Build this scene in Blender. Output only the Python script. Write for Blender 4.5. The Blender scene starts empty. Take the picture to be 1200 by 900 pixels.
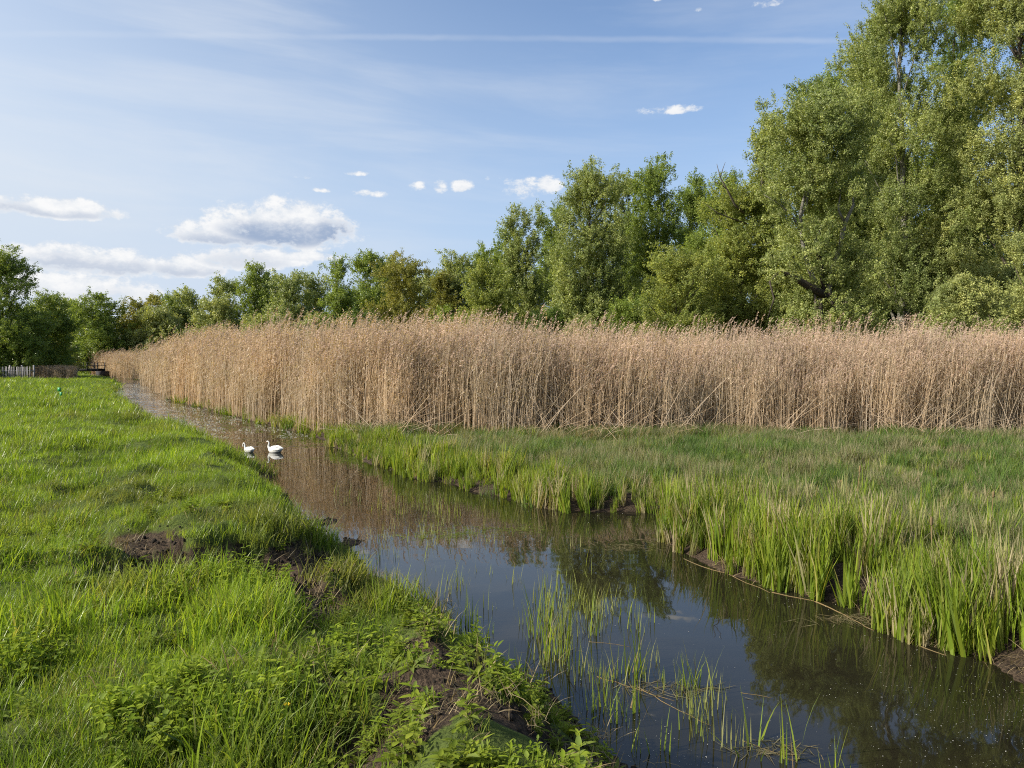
import bpy, math, random
import numpy as np
from mathutils import Vector, Matrix

rng = np.random.default_rng(7)
random.seed(7)
sc = bpy.context.scene
COL = sc.collection

# ------------------------------------------------------------------ camera
CAM_H = 2.1
F = 880.0                       # focal length in photograph pixels (1200 wide)
PITCH = math.atan((450 - 426) / F)
cam_d = bpy.data.cameras.new('camera')
cam = bpy.data.objects.new('camera', cam_d)
COL.objects.link(cam)
cam.location = (0, 0, CAM_H)
cam.rotation_euler = (math.pi / 2 - PITCH, 0, 0)
cam_d.sensor_width = 36
cam_d.lens = F / 1200 * 36
cam_d.clip_start = 0.05
cam_d.clip_end = 9000
sc.camera = cam

def ray(px, py):
    """direction in the world of a photograph pixel, scaled so that y = 1"""
    u = (px - 600) / F; v = (450 - py) / F
    y = math.cos(PITCH) + v * math.sin(PITCH)
    z = -math.sin(PITCH) + v * math.cos(PITCH)
    return u / y, z / y

def at_z(px, py, z=0.0):
    u, w = ray(px, py)
    y = (z - CAM_H) / w
    return (u * y, y)

def at_d(px, py, d):
    u, w = ray(px, py)
    return (u * d, d, CAM_H + w * d)

# ------------------------------------------------------------------ light
SUN_AZ = math.radians(-107)      # from +Y towards -X (left of the view)
SUN_EL = math.radians(30)
sun_dir = Vector((math.sin(SUN_AZ) * math.cos(SUN_EL), math.cos(SUN_AZ) * math.cos(SUN_EL), math.sin(SUN_EL)))
sun_d = bpy.data.lights.new('sun', 'SUN')
sun_d.energy = 5.0
sun_d.angle = math.radians(0.55)
sun_d.color = (1.0, 0.93, 0.80)
sun = bpy.data.objects.new('sun', sun_d)
COL.objects.link(sun)
sun.rotation_euler = sun_dir.to_track_quat('Z', 'Y').to_euler()
sun.location = (-30, 10, 40)

# ------------------------------------------------------------------ node helpers
class NT:
    def __init__(s, tree):
        s.t = tree; s.n = tree.nodes; s.l = tree.links
    def node(s, typ, **kw):
        n = s.n.new(typ)
        for k, v in kw.items():
            setattr(n, k, v)
        return n
    def set(s, sock, v):
        if hasattr(v, 'is_output') or isinstance(v, bpy.types.NodeSocket):
            s.l.new(v, sock)
        elif v is not None:
            sock.default_value = v
    def math(s, op, a, b=None, c=None, clamp=False):
        n = s.node('ShaderNodeMath', operation=op, use_clamp=clamp)
        s.set(n.inputs[0], a)
        if b is not None: s.set(n.inputs[1], b)
        if c is not None: s.set(n.inputs[2], c)
        return n.outputs[0]
    def vmath(s, op, a, b=None, scale=None):
        n = s.node('ShaderNodeVectorMath', operation=op)
        s.set(n.inputs[0], a)
        if b is not None: s.set(n.inputs[1], b)
        if scale is not None: s.set(n.inputs['Scale'], scale)
        return n.outputs[0]
    def mix(s, fac, a, b, blend='MIX'):
        n = s.node('ShaderNodeMix', data_type='RGBA', blend_type=blend)
        s.set(n.inputs[0], fac)
        s.set(n.inputs[6], a if not isinstance(a, tuple) or len(a) == 4 else (*a, 1))
        s.set(n.inputs[7], b if not isinstance(b, tuple) or len(b) == 4 else (*b, 1))
        return n.outputs[2]
    def noise(s, vec, scale, detail=3, rough=0.5, dim='3D', distortion=0.0):
        n = s.node('ShaderNodeTexNoise', noise_dimensions=dim)
        if vec is not None: s.set(n.inputs['Vector'], vec)
        n.inputs['Scale'].default_value = scale
        n.inputs['Detail'].default_value = detail
        n.inputs['Roughness'].default_value = rough
        n.inputs['Distortion'].default_value = distortion
        return n.outputs['Fac']
    def ramp(s, fac, a, b, lo=0.0, hi=1.0, smooth=True):
        n = s.node('ShaderNodeMapRange', interpolation_type='SMOOTHSTEP' if smooth else 'LINEAR')
        s.set(n.inputs[0], fac)
        for i, v in enumerate((a, b, lo, hi)):
            s.set(n.inputs[i + 1], v)
        return n.outputs[0]
    def cramp(s, fac, stops):
        n = s.node('ShaderNodeValToRGB')
        s.set(n.inputs[0], fac)
        e = n.color_ramp.elements
        while len(e) < len(stops): e.new(0.5)
        for el, (p, c) in zip(e, stops):
            el.position = p; el.color = (*c, 1)
        return n.outputs[0]

# ------------------------------------------------------------------ world: sky, cumulus, cirrus, contrail
W_STR = 0.12
EXPO = 0.70
def SKY(r, g, b):
    f = lambda c: ((c / 255 + .055) / 1.055) ** 2.4 / (W_STR * 2 ** EXPO)
    return (f(r), f(g), f(b))
world = bpy.data.worlds.new('World')
sc.world = world
world.use_nodes = True
w = NT(world.node_tree)
w.n.clear()
wout = w.node('ShaderNodeOutputWorld')
bg = w.node('ShaderNodeBackground')
bg.inputs[1].default_value = W_STR
w.l.new(bg.outputs[0], wout.inputs[0])
sky = w.node('ShaderNodeTexSky', sky_type='NISHITA')
sky.sun_disc = False
sky.sun_elevation = SUN_EL
sky.sun_rotation = SUN_AZ
sky.air_density = 1.0; sky.dust_density = 0.6; sky.ozone_density = 2.0
tc = w.node('ShaderNodeTexCoord')
sep = w.node('ShaderNodeSeparateXYZ')
w.l.new(tc.outputs['Generated'], sep.inputs[0])
AZ = w.math('ARCTAN2', sep.outputs[0], sep.outputs[1])
EL = w.math('ARCSINE', sep.outputs[2])
# thin high veil, streaked along the horizon
comb = w.node('ShaderNodeCombineXYZ')
w.l.new(w.math('MULTIPLY', AZ, 1.2), comb.inputs[0])
w.l.new(w.math('MULTIPLY', w.math('ADD', EL, w.math('MULTIPLY', AZ, 0.06)), 9.0), comb.inputs[1])
cir = w.noise(comb.outputs[0], 1.5, 6, 0.58, distortion=0.35)
cir2 = w.noise(tc.outputs['Generated'], 2.2, 4, 0.55)
cmask = w.ramp(w.math('ADD', cir, w.math('MULTIPLY', cir2, 0.35)), 0.56, 0.98)
veil = w.math('MULTIPLY', w.ramp(AZ, 0.75, -0.85), 0.42)      # the veil thickens towards the sun side
veil = w.math('ADD', veil, 0.10)
cmask = w.math('MULTIPLY', cmask, w.math('ADD', veil, 0.12), clamp=True)
skyc = w.mix(1.0, sky.outputs[0], (0.83, .875, .95), 'MULTIPLY')
# a little pale haze near the horizon
lowh = w.ramp(EL, 0.52, 0.0)
side = w.ramp(AZ, 0.35, -0.8)
hz = w.mix(side, SKY(180, 205, 237), SKY(216, 228, 242))
skyc = w.mix(w.math('ADD', w.math('MULTIPLY', lowh, 0.80), w.math('MULTIPLY', side, 0.50), clamp=True), skyc, hz)
skyc = w.mix(cmask, skyc, SKY(228, 234, 242))
# bright veil round the sun, which stands outside the picture on the left
dt_ = w.node('ShaderNodeVectorMath', operation='DOT_PRODUCT')
w.l.new(tc.outputs['Generated'], dt_.inputs[0]); dt_.inputs[1].default_value = tuple(sun_dir)
gl_ = w.math('POWER', w.math('MAXIMUM', dt_.outputs['Value'], 0.0), 5.0)
gl2 = w.node('ShaderNodeCombineColor')
for k_i, k_v in enumerate((8.0, 7.8, 7.0)): w.l.new(w.math('MULTIPLY', gl_, k_v), gl2.inputs[k_i])
skyc = w.mix(1.0, skyc, gl2.outputs[0], 'ADD')

def pix_azel(px, py):
    u, ww = ray(px, py)
    return math.atan2(u, 1), math.atan2(ww, math.hypot(1, u))

# contrail
def lin(px, py): return pix_azel(px, py)
a0, e0 = lin(0, 39); a1, e1 = lin(500, 44); a2, e2 = lin(985, 48)
# quadratic through the three points
A = np.array([[a0*a0, a0, 1], [a1*a1, a1, 1], [a2*a2, a2, 1]]); q = np.linalg.solve(A, [e0, e1, e2])
ln = w.math('ADD', w.math('MULTIPLY', w.math('MULTIPLY', AZ, AZ), float(q[0])), w.math('MULTIPLY_ADD', AZ, float(q[1]), float(q[2])))
dl = w.math('ABSOLUTE', w.math('SUBTRACT', EL, w.math('ADD', ln, w.math('MULTIPLY', w.math('SUBTRACT', w.noise(tc.outputs['Generated'], 30, 3), 0.5), 0.004))))
cn = w.noise(tc.outputs['Generated'], 9, 3)
cm = w.math('MULTIPLY', w.ramp(dl, 0.0052, 0.0004), w.ramp(cn, 0.2, 0.65, 0.03, 0.18))
cm = w.math('MULTIPLY', cm, w.ramp(AZ, a2 + 0.03, a2 - 0.02))
skyc = w.mix(cm, skyc, SKY(236, 240, 246))

# cumulus: groups of puffs, edges broken up by noise
nvec = w.node('ShaderNodeCombineXYZ')
w.l.new(AZ, nvec.inputs[0]); w.l.new(w.math('MULTIPLY', EL, 1.5), nvec.inputs[1])
n1 = w.noise(nvec.outputs[0], 16, 6, 0.62)
n2 = w.noise(nvec.outputs[0], 44, 6, 0.65)
nn = w.math('ADD', w.math('MULTIPLY', w.math('SUBTRACT', n1, 0.5), 3.4), w.math('MULTIPLY', w.math('SUBTRACT', n2, 0.5), 2.6))
clouds = [  # px, py, half width, half height, strength, shade
    (335, 268, 84, 33, 1.2, 1.0), (262, 278, 66, 18, 1.15, 0.7), (385, 268, 38, 26, 1.1, 1.0),
    (60, 246, 96, 14, 1.1, 0.55), (15, 241, 34, 16, 1.1, 0.4),
    (75, 304, 56, 21, 1.2, .6), (135, 311, 60, 19, 1.2, .6), (208, 315, 36, 17, 1.15, 0.6), (242, 316, 26, 15, 1.1, 0.5), (290, 304, 64, 19, 1.15, 0.4),
    (60, 338, 150, 20, 1.15, 0.3), (20, 300, 30, 15, 1.0, .5), (330, 300, 90, 8, 0.8, 0.2),
    (612, 222, 38, 19, 0.60, 0.2), (640, 218, 24, 14, 0.6, 0.1), (577, 209, 14, 6, 0.5, 0.0),
    (489, 219, 15, 8, 0.72, 0.0), (515, 221, 11, 11, 0.72, 0.1), (542, 219, 15, 11, 0.76, 0.1),
    (356, 208, 14, 4.5, 0.62, 0.0), (420, 204, 21, 4.5, 0.66, 0.0), (376, 223, 19, 4.5, 0.55, 0.0), (434, 228, 22, 7, 0.52, 0.0),
    (785, 129, 48, 8, 0.42, 0.1), (900, 4, 30, 10, 0.35, 0.0), (770, 0, 12, 5, 0.4, 0.0), (818, 12, 9, 5, 0.4, 0.0),
]
CM = None; SH = None
for (px, py, rx, ry, st, shd) in clouds:
    a, e = pix_azel(px, py)
    al, _ = pix_azel(px - rx, py); ar, _ = pix_azel(px + rx, py)
    _, et = pix_azel(px, py - ry)
    ra = (ar - al) / 2; re = et - e
    dx = w.math('MULTIPLY', w.math('SUBTRACT', AZ, a), 1 / ra)
    dy = w.math('MULTIPLY', w.math('SUBTRACT', EL, e), 1 / re)
    dyl = w.math('MAXIMUM', w.math('MULTIPLY', dy, -1.35), dy)       # flatter underside
    r2 = w.math('ADD', w.math('MULTIPLY', dx, dx), w.math('MULTIPLY', dyl, dyl))
    m = w.math('SUBTRACT', st * 1.05, r2)
    m = w.math('MAXIMUM', m, -2.0)
    CM = m if CM is None else w.math('MAXIMUM', CM, m)
    if shd > 0.0:
        s_ = w.math('MULTIPLY', w.math('MULTIPLY', w.ramp(w.math('ADD', dy, w.math('MULTIPLY', w.math('SUBTRACT', n1, 0.5), 2.6)), 0.55, -0.35), shd), w.ramp(r2, 1.25, 0.35))
        SH = s_ if SH is None else w.math('MAXIMUM', SH, s_)
dens = w.math('ADD', CM, nn)
cumask = w.ramp(dens, -0.08, 0.70)
core = w.ramp(dens, 0.1, 1.0)
bill = w.ramp(n2, 0.36, 0.62)
ccol = w.mix(w.math('ADD', w.math('MULTIPLY', core, 0.5), w.math('MULTIPLY', bill, 0.5)), SKY(222, 229, 238), SKY(252, 252, 252))
ccol = w.mix(w.math('MULTIPLY', SH, w.ramp(dens, 0.2, 1.0)), ccol, SKY(160, 178, 206))
skyc = w.mix(w.math('MULTIPLY', cumask, 0.96), skyc, ccol)
w.l.new(skyc, bg.inputs[0])

# ------------------------------------------------------------------ render and view settings
sc.view_settings.view_transform = 'Standard'
sc.view_settings.look = 'None'
sc.view_settings.exposure = EXPO
sc.view_settings.gamma = 1.0
sc.render.engine = 'CYCLES'
cy = sc.cycles
cy.max_bounces = 7; cy.diffuse_bounces = 3; cy.glossy_bounces = 3; cy.transmission_bounces = 4; cy.transparent_max_bounces = 4
cy.use_adaptive_sampling = True; cy.adaptive_threshold = 0.01
cy.use_denoising = False
sc.cycles.filter_width = 1.1
cy.caustics_reflective = False; cy.caustics_refractive = False
cy.sample_clamp_indirect = 6

# ================================================================== helpers
def tag(o, label=None, cat=None, group=None, kind=None):
    if label: o['label'] = label
    if cat: o['category'] = cat
    if group: o['group'] = group
    if kind: o['kind'] = kind
    return o

def empty(name, loc, rz=0.0):
    o = bpy.data.objects.new(name, None)
    COL.objects.link(o)
    o.location = loc; o.rotation_euler = (0, 0, rz)
    o.empty_display_size = 0.2
    return o

def fill_mesh(me, V, quads=None, tris=None):
    V = np.asarray(V, np.float32)
    nq = 0 if quads is None else len(quads); nt = 0 if tris is None else len(tris)
    loops = []
    if nq: loops.append(np.asarray(quads, np.int32).ravel())
    if nt: loops.append(np.asarray(tris, np.int32).ravel())
    me.vertices.add(len(V)); me.vertices.foreach_set('co', V.ravel())
    if nq + nt:
        L = np.concatenate(loops)
        me.loops.add(len(L)); me.loops.foreach_set('vertex_index', L)
        st = np.concatenate([np.arange(nq) * 4, nq * 4 + np.arange(nt) * 3]).astype(np.int32)
        me.polygons.add(nq + nt); me.polygons.foreach_set('loop_start', st)
    me.update(calc_edges=True)
    return me

def mesh_obj(name, V, quads=None, tris=None, mat=None, parent=None, smooth=False, link=True):
    me = bpy.data.meshes.new(name)
    fill_mesh(me, V, quads, tris)
    if mat: me.materials.append(mat)
    if smooth: me.polygons.foreach_set('use_smooth', np.ones(len(me.polygons), bool))
    o = bpy.data.objects.new(name, me)
    if link: COL.objects.link(o)
    if parent: o.parent = parent
    return o

class Geo:
    """collects quads and triangles"""
    def __init__(s): s.V = []; s.Q = []; s.T = []; s.n = 0
    def add(s, V, Q=None, T=None):
        V = np.asarray(V, float).reshape(-1, 3)
        if Q is not None and len(Q): s.Q.append(np.asarray(Q, int).reshape(-1, 4) + s.n)
        if T is not None and len(T): s.T.append(np.asarray(T, int).reshape(-1, 3) + s.n)
        s.V.append(V); s.n += len(V)
        return s
    def arrays(s):
        return (np.concatenate(s.V), np.concatenate(s.Q) if s.Q else None, np.concatenate(s.T) if s.T else None)
    def obj(s, name, mat, parent=None, smooth=False):
        return mesh_obj(name, *s.arrays(), mat=mat, parent=parent, smooth=smooth)

def tube(path, radii, sides=6, cap=True, g=None, squash=None):
    P = np.asarray(path, float); n = len(P); R = np.broadcast_to(np.asarray(radii, float), (n,))
    T = np.gradient(P, axis=0); T /= np.linalg.norm(T, axis=1)[:, None] + 1e-9
    ref = np.array([0.3, 1.0, 0.1]) if abs(T[0][2]) > 0.7 else np.array([0, 0, 1.0])
    A_ = np.cross(T, ref); A_ /= np.linalg.norm(A_, axis=1)[:, None] + 1e-9
    B_ = np.cross(T, A_)
    th = np.linspace(0, 2 * np.pi, sides, endpoint=False)
    sq = 1.0 if squash is None else np.asarray(squash, float).reshape(-1, 1, 1)
    V = P[:, None, :] + R[:, None, None] * (np.cos(th)[None, :, None] * A_[:, None, :] + sq * np.sin(th)[None, :, None] * B_[:, None, :])
    V = V.reshape(-1, 3)
    i = np.arange(n - 1)[:, None] * sides; j = np.arange(sides)[None, :]; j2 = (j + 1) % sides
    Q = np.stack([i + j, i + j2, i + sides + j2, i + sides + j], -1).reshape(-1, 4)
    Tt = []
    if cap:
        V = np.vstack([V, P[0], P[-1]]); c0 = n * sides; c1 = c0 + 1
        for k in range(sides):
            k2 = (k + 1) % sides
            Tt.append((c0, k2, k)); Tt.append((c1, (n - 1) * sides + k, (n - 1) * sides + k2))
    g = g or Geo()
    g.add(V, Q, Tt)
    return g

def box(g, x0, x1, y0, y1, z0, z1):
    V = [(x0,y0,z0),(x1,y0,z0),(x1,y1,z0),(x0,y1,z0),(x0,y0,z1),(x1,y0,z1),(x1,y1,z1),(x0,y1,z1)]
    g.add(V, [(0,3,2,1),(4,5,6,7),(0,1,5,4),(1,2,6,5),(2,3,7,6),(3,0,4,7)])
    return g

# value noise in numpy
_perm = np.random.default_rng(3).random((256, 256))
def vnoise(x, y):
    xi = np.floor(x).astype(int); yi = np.floor(y).astype(int)
    fx = x - xi; fy = y - yi
    fx = fx * fx * (3 - 2 * fx); fy = fy * fy * (3 - 2 * fy)
    a = _perm[xi % 256, yi % 256]; b = _perm[(xi + 1) % 256, yi % 256]
    c = _perm[xi % 256, (yi + 1) % 256]; d = _perm[(xi + 1) % 256, (yi + 1) % 256]
    return (a * (1 - fx) + b * fx) * (1 - fy) + (c * (1 - fx) + d * fx) * fy
def fbm(x, y, o=4, g=0.5):
    s = 0; a = 1; t = 0
    for k in range(o):
        s = s + a * vnoise(x * 2**k + 17.3 * k, y * 2**k + 5.1 * k); t += a; a *= g
    return s / t
def sstep(a, b, x):
    t = np.clip((x - a) / (b - a), 0, 1); return t * t * (3 - 2 * t)

# ------------------------------------------------------------------ course of the stream (z = 0)
LB = [(4.6, -14), (3.0, -5), (1.7, 1.2), (0.95, 3.0)]
for (px, py, z, off) in [(745, 895, .10, .10), (690, 835, .12, .08), (600, 765, .15, .10), (530, 722, .30, .16), (440, 655, .42, .30),
                         (400, 636, .50, .35), (370, 592, .55, .4), (330, 570, .6, .5), (290, 540, .6, .55), (262, 510, .6, .6),
                         (225, 492, .6, .3), (180, 478, .6, .2), (152, 462, .6, .0), (139, 450, .6, -.5)]:
    x, y = at_z(px, py, z)
    LB.append((x + off, y + off * 0.3))
LB += [(-42, 80), (-52, 95), (-66, 112), (-110, 150)]
RB = [(11, -14), (8, -2), (5.2, 2.8)]
for (px, py) in [(1200, 802), (1140, 772), (1070, 752), (1000, 715), (900, 688), (830, 664), (788, 638), (782, 606), (790, 603), (700, 603), (640, 597),
                 (560, 579), (500, 564), (440, 545), (400, 526), (360, 510), (300, 495), (250, 482), (200, 469), (188, 458), (172, 450)]:
    RB.append(at_z(px, py, 0))
RB += [(-38, 84), (-49, 98), (-62, 115), (-105, 154)]
LB = np.array(LB); RB = np.array(RB)
WP = np.vstack([LB, RB[::-1]])

def seg_dist(x, y, P):
    best = np.full(x.shape, 1e9)
    for k in range(len(P) - 1):
        ax, ay = P[k]; bx, by = P[k + 1]
        vx, vy = bx - ax, by - ay; L = vx * vx + vy * vy + 1e-12
        t = np.clip(((x - ax) * vx + (y - ay) * vy) / L, 0, 1)
        d = np.hypot(x - ax - t * vx, y - ay - t * vy)
        best = np.minimum(best, d)
    return best
def inside(x, y, P):
    c = np.zeros(x.shape, bool)
    n = len(P); j = n - 1
    for i in range(n):
        xi, yi = P[i]; xj, yj = P[j]
        if yi != yj:
            m = ((yi > y) != (yj > y)) & (x < (xj - xi) * (y - yi) / (yj - yi) + xi)
            c ^= m
        j = i
    return c

pits = []   # bare soil hollows on the left bank: x, y, rx, ry, depth
for (px, py, rx, ry, dep) in [(228, 668, .80, .95, .26), (305, 665, .75, .85, .24), (392, 700, .62, .6, .16), (165, 640, .5, .5, .12), (362, 640, .55, .7, .16), (450, 712, .35, .35, .06),
                              (560, 800, .30, .25, .06), (660, 850, .32, .32, .05), (330, 790, .14, .12, .05), (470, 770, .35, .22, .05), (520, 860, .3, .2, .04), (610, 880, .3, .2, .04), (400, 830, .2, .14, .04)]:
    x, y = at_z(px, py, .42); pits.append((x, y, rx, ry, dep))

def field(x, y):
    """ground height, distance to each bank line, inside-water flag, bare-soil amount"""
    x = np.asarray(x, float); y = np.asarray(y, float)
    wob = (fbm(x * 1.7, y * 1.7, 3) - .5) * 0.5 * np.clip(np.hypot(x, y) / 5, .4, 2)
    dl = seg_dist(x, y, LB); dr = seg_dist(x, y, RB)
    ins = inside(x, y, WP)
    left = dl < dr
    d = np.where(left, dl, dr)
    sd = np.where(ins, -d, d) + wob * np.where(left, 1.0, 0.55)
    n1 = fbm(x * 0.9, y * 0.9, 4) - .5
    n2 = fbm(x * 3.1 + 9, y * 3.1, 3) - .5
    far = np.clip(np.hypot(x, y) / 30, 0, 1)
    hl = 0.50 * sstep(-0.02, 0.75 + far, sd) + sstep(0.3, 1.2, sd) * (n1 * 0.48 + n2 * 0.14) + n2 * .03
    hl = hl + 0.06 * sstep(0.4, 0.9, sd) * (1 - sstep(0.9, 2.5, sd))
    hr = 0.10 * sstep(0.0, 0.35, sd) + sstep(0.2, 1.0, sd) * (0.06 + n1 * 0.12 + n2 * .03)
    hr = hr + 0.35 * sstep(12, 40, sd)
    under = -0.02 + 0.75 * np.clip(sd, -0.7, 0)
    h = np.where(sd < 0, under, np.where(left, hl, hr) + 0.0)
    bare = np.zeros_like(x)
    for (a, b, rx, ry, dep) in pits:
        r = np.hypot((x - a) / rx, (y - b) / ry) + (fbm(x * 4, y * 4, 3) - .5) * 1.0
        k = 1 - sstep(0.55, 1.15, r)
        h = h - dep * k * left * (sd > 0.05)
        bare = np.maximum(bare, k)
    rr_ = np.hypot(x, y)
    wz = sstep(.1, .9, x * .9 - y * .25 + 2.1) * (rr_ < 7)
    bare = np.maximum(bare, .66 * wz * sstep(.52, .62, fbm(x * 2.3 + 60, y * 2.3, 3)))
    edge = (1 - sstep(0.10, 0.50, sd)) * (sd > -0.1)
    bare = np.where(left, np.maximum(bare, edge * 0.9), np.maximum(edge, .8 * (sd < 1.0) * (sd > -.1)) * 0.85)
    return h, dl, dr, ins, sd, left, bare

# ================================================================== materials
def new_mat(name):
    m = bpy.data.materials.new(name); m.use_nodes = True
    t = NT(m.node_tree); t.n.clear()
    out = t.node('ShaderNodeOutputMaterial')
    return m, t, out

def leaf_mat(name, cols, trans=0.45, gloss=0.10, rough=0.42, tint=False, brown=None, patch=0.25, patch_scale=0.6, vary=False):
    """foliage: diffuse + translucent + a thin gloss; every leaf (mesh island) gets its own shade"""
    m, t, out = new_mat(name)
    geo = t.node('ShaderNodeNewGeometry')
    rnd = geo.outputs['Random Per Island']
    n = len(cols)
    c = t.cramp(rnd, [(i / (n - 1), cols[i]) for i in range(n)])
    ns = t.noise(geo.outputs['Position'], patch_scale, 3, 0.6)
    c = t.mix(t.ramp(ns, 0.3, 0.7), t.mix(1.0, c, (1 - patch, 1 - patch * .8, 1 - patch * .9), 'MULTIPLY'), t.mix(1.0, c, (1 + patch, 1 + patch * .8, 1 + patch * .3), 'MULTIPLY'))
    if tint:
        at = t.node('ShaderNodeAttribute', attribute_type='INSTANCER', attribute_name='tint')
        c = t.mix(at.outputs['Fac'], c, brown)
    if vary:
        at = t.node('ShaderNodeAttribute', attribute_type='INSTANCER', attribute_name='tint')
        c = t.mix(at.outputs['Fac'], t.mix(1.0, c, (.80, .84, .80), 'MULTIPLY'), t.mix(1.0, c, (1.22, 1.18, 1.12), 'MULTIPLY'))
    d = t.node('ShaderNodeBsdfDiffuse'); tr = t.node('ShaderNodeBsdfTranslucent'); gl = t.node('ShaderNodeBsdfGlossy')
    t.l.new(c, d.inputs[0])
    tc_ = t.mix(1.0, c, (1.35, 1.30, 0.55), 'MULTIPLY')
    t.l.new(tc_, tr.inputs[0])
    gl.inputs['Roughness'].default_value = rough + .05
    gl.inputs[0].default_value = (1, 1, 0.97, 1)
    m1 = t.node('ShaderNodeMixShader'); m1.inputs[0].default_value = trans
    t.l.new(d.outputs[0], m1.inputs[1]); t.l.new(tr.outputs[0], m1.inputs[2])
    m2 = t.node('ShaderNodeMixShader')
    fr = t.node('ShaderNodeFresnel'); fr.inputs[0].default_value = 1.3
    t.l.new(t.math('MULTIPLY', fr.outputs[0], gloss * 6, clamp=True), m2.inputs[0])
    gl.inputs[0].default_value = (.18, .18, .16, 1)
    t.l.new(m1.outputs[0], m2.inputs[1]); t.l.new(gl.outputs[0], m2.inputs[2])
    t.l.new(m2.outputs[0], out.inputs[0])
    return m

def simple_mat(name, a, b, scale=8, rough=0.8, bump=0.4, spec=0.3, stretch=(1, 1, 1), detail=5):
    m, t, out = new_mat(name)
    p = t.node('ShaderNodeBsdfPrincipled')
    tcn = t.node('ShaderNodeTexCoord')
    mp = t.node('ShaderNodeMapping'); mp.inputs['Scale'].default_value = stretch
    t.l.new(tcn.outputs['Object'], mp.inputs[0])
    ns = t.noise(mp.outputs[0], scale, detail, 0.62)
    t.l.new(t.mix(t.ramp(ns, 0.32, 0.68), a, b), p.inputs['Base Color'])
    p.inputs['Roughness'].default_value = rough
    p.inputs['Specular IOR Level'].default_value = spec
    if bump:
        bp = t.node('ShaderNodeBump'); bp.inputs['Strength'].default_value = bump; bp.inputs['Distance'].default_value = 0.03
        t.l.new(ns, bp.inputs['Height']); t.l.new(bp.outputs[0], p.inputs['Normal'])
    t.l.new(p.outputs[0], out.inputs[0])
    return m

M = {}
M['meadow'] = leaf_mat('meadow_blades', [(0.109, 0.199, 0.021), (0.181, 0.282, 0.029), (0.245, 0.328, 0.037), (0.136, 0.230, 0.043), (0.336, 0.322, 0.126)], .50, .045, .38, True, (.20, .17, .075), .36, .55)
M['marsh'] = leaf_mat('marsh_blades', [(0.128, 0.190, 0.023), (0.186, 0.256, 0.029), (0.244, 0.297, 0.040), (0.156, 0.223, 0.051), (0.313, 0.289, 0.086)], .45, .05, .40, True, (.42, .34, .23), .26, .9)
M['marsh_fine'] = leaf_mat('fine_marsh_grass', [(.075, .135, .030), (.105, .175, .038), (.130, .195, .050), (.085, .150, .045), (.160, .185, .080)], .40, .05, .45, True, (.30, .25, .16), .22, 1.0)
M['weed'] = leaf_mat('weed_leaves', [(0.132, 0.197, 0.023), (0.199, 0.271, 0.025), (0.265, 0.328, 0.037), (0.166, 0.229, 0.056)], .42, .06, .42, True, (.12, .11, .04), .2, 1.5)
M['straw'] = leaf_mat('dead_grass', [(.22, .16, .085), (.30, .23, .13), (.15, .105, .055), (.36, .29, .18)], .2, .04, .5)
M['reed'] = leaf_mat('dry_reed', [(0.438, 0.325, 0.223), (0.590, 0.453, 0.328), (0.736, 0.601, 0.472), (0.496, 0.367, 0.255), (0.685, 0.591, 0.515), (0.548, 0.408, 0.287)], .30, .03, .5, True, (.13, .13, .035), .15, .35)
M['plume'] = leaf_mat('reed_plume', [(0.336, 0.241, 0.191), (0.448, 0.330, 0.271), (0.560, 0.431, 0.358), (0.280, 0.190, 0.154)], .35, .02, .6, patch=.12, patch_scale=.5)
M['drift'] = leaf_mat('wet_drift', [(.10, .08, .04), (.17, .14, .08), (.07, .07, .03), (.22, .19, .12)], .1, .04, .4)
M['soil'] = simple_mat('dark_soil', (.018, .013, .009), (.060, .042, .028), 22, .9, .8)
M['bark_dark'] = simple_mat('dark_bark', (.018, .014, .011), (.060, .048, .036), 6, .9, .9, stretch=(3, 3, .7))
M['bark_pale'] = simple_mat('pale_bark', (.075, .07, .055), (.21, .20, .165), 4, .85, .6, stretch=(2, 2, .9))
M['bark_mid'] = simple_mat('grey_brown_bark', (.045, .037, .028), (.12, .10, .075), 5, .9, .8, stretch=(3, 3, .7))
M['wood_grey'] = simple_mat('weathered_wood', (.14, .13, .13), (.30, .28, .27), 5, .85, .4, stretch=(4, 4, .6))
M['wood_dark'] = simple_mat('dark_timber', (.012, .011, .012), (.035, .030, .030), 5, .8, .4, stretch=(.6, 4, 4))
M['white'] = simple_mat('white_feathers', (.50, .49, .46), (.66, .655, .63), 9, .7, .25)
M['grey_feather'] = simple_mat('grey_wing_feathers', (.48, .48, .48), (.78, .78, .77), 14, .75, .3)  # mottled grey feathers laid over both wings
M['beak'] = simple_mat('orange_beak', (.55, .16, .03), (.65, .22, .05), 20, .45, .05)
M['black'] = simple_mat('black_skin', (.008, .008, .008), (.02, .02, .02), 20, .5, .05)
M['stone'] = simple_mat('pale_stone', (.35, .34, .33), (.62, .61, .60), 25, .7, .4)
M['green_plastic'] = simple_mat('green_plastic', (.010, .17, .05), (.02, .25, .08), 12, .45, .05)
M['yellow'] = simple_mat('yellow_petal', (.75, .50, .01), (.85, .62, .02), 12, .6, .05)
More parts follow.
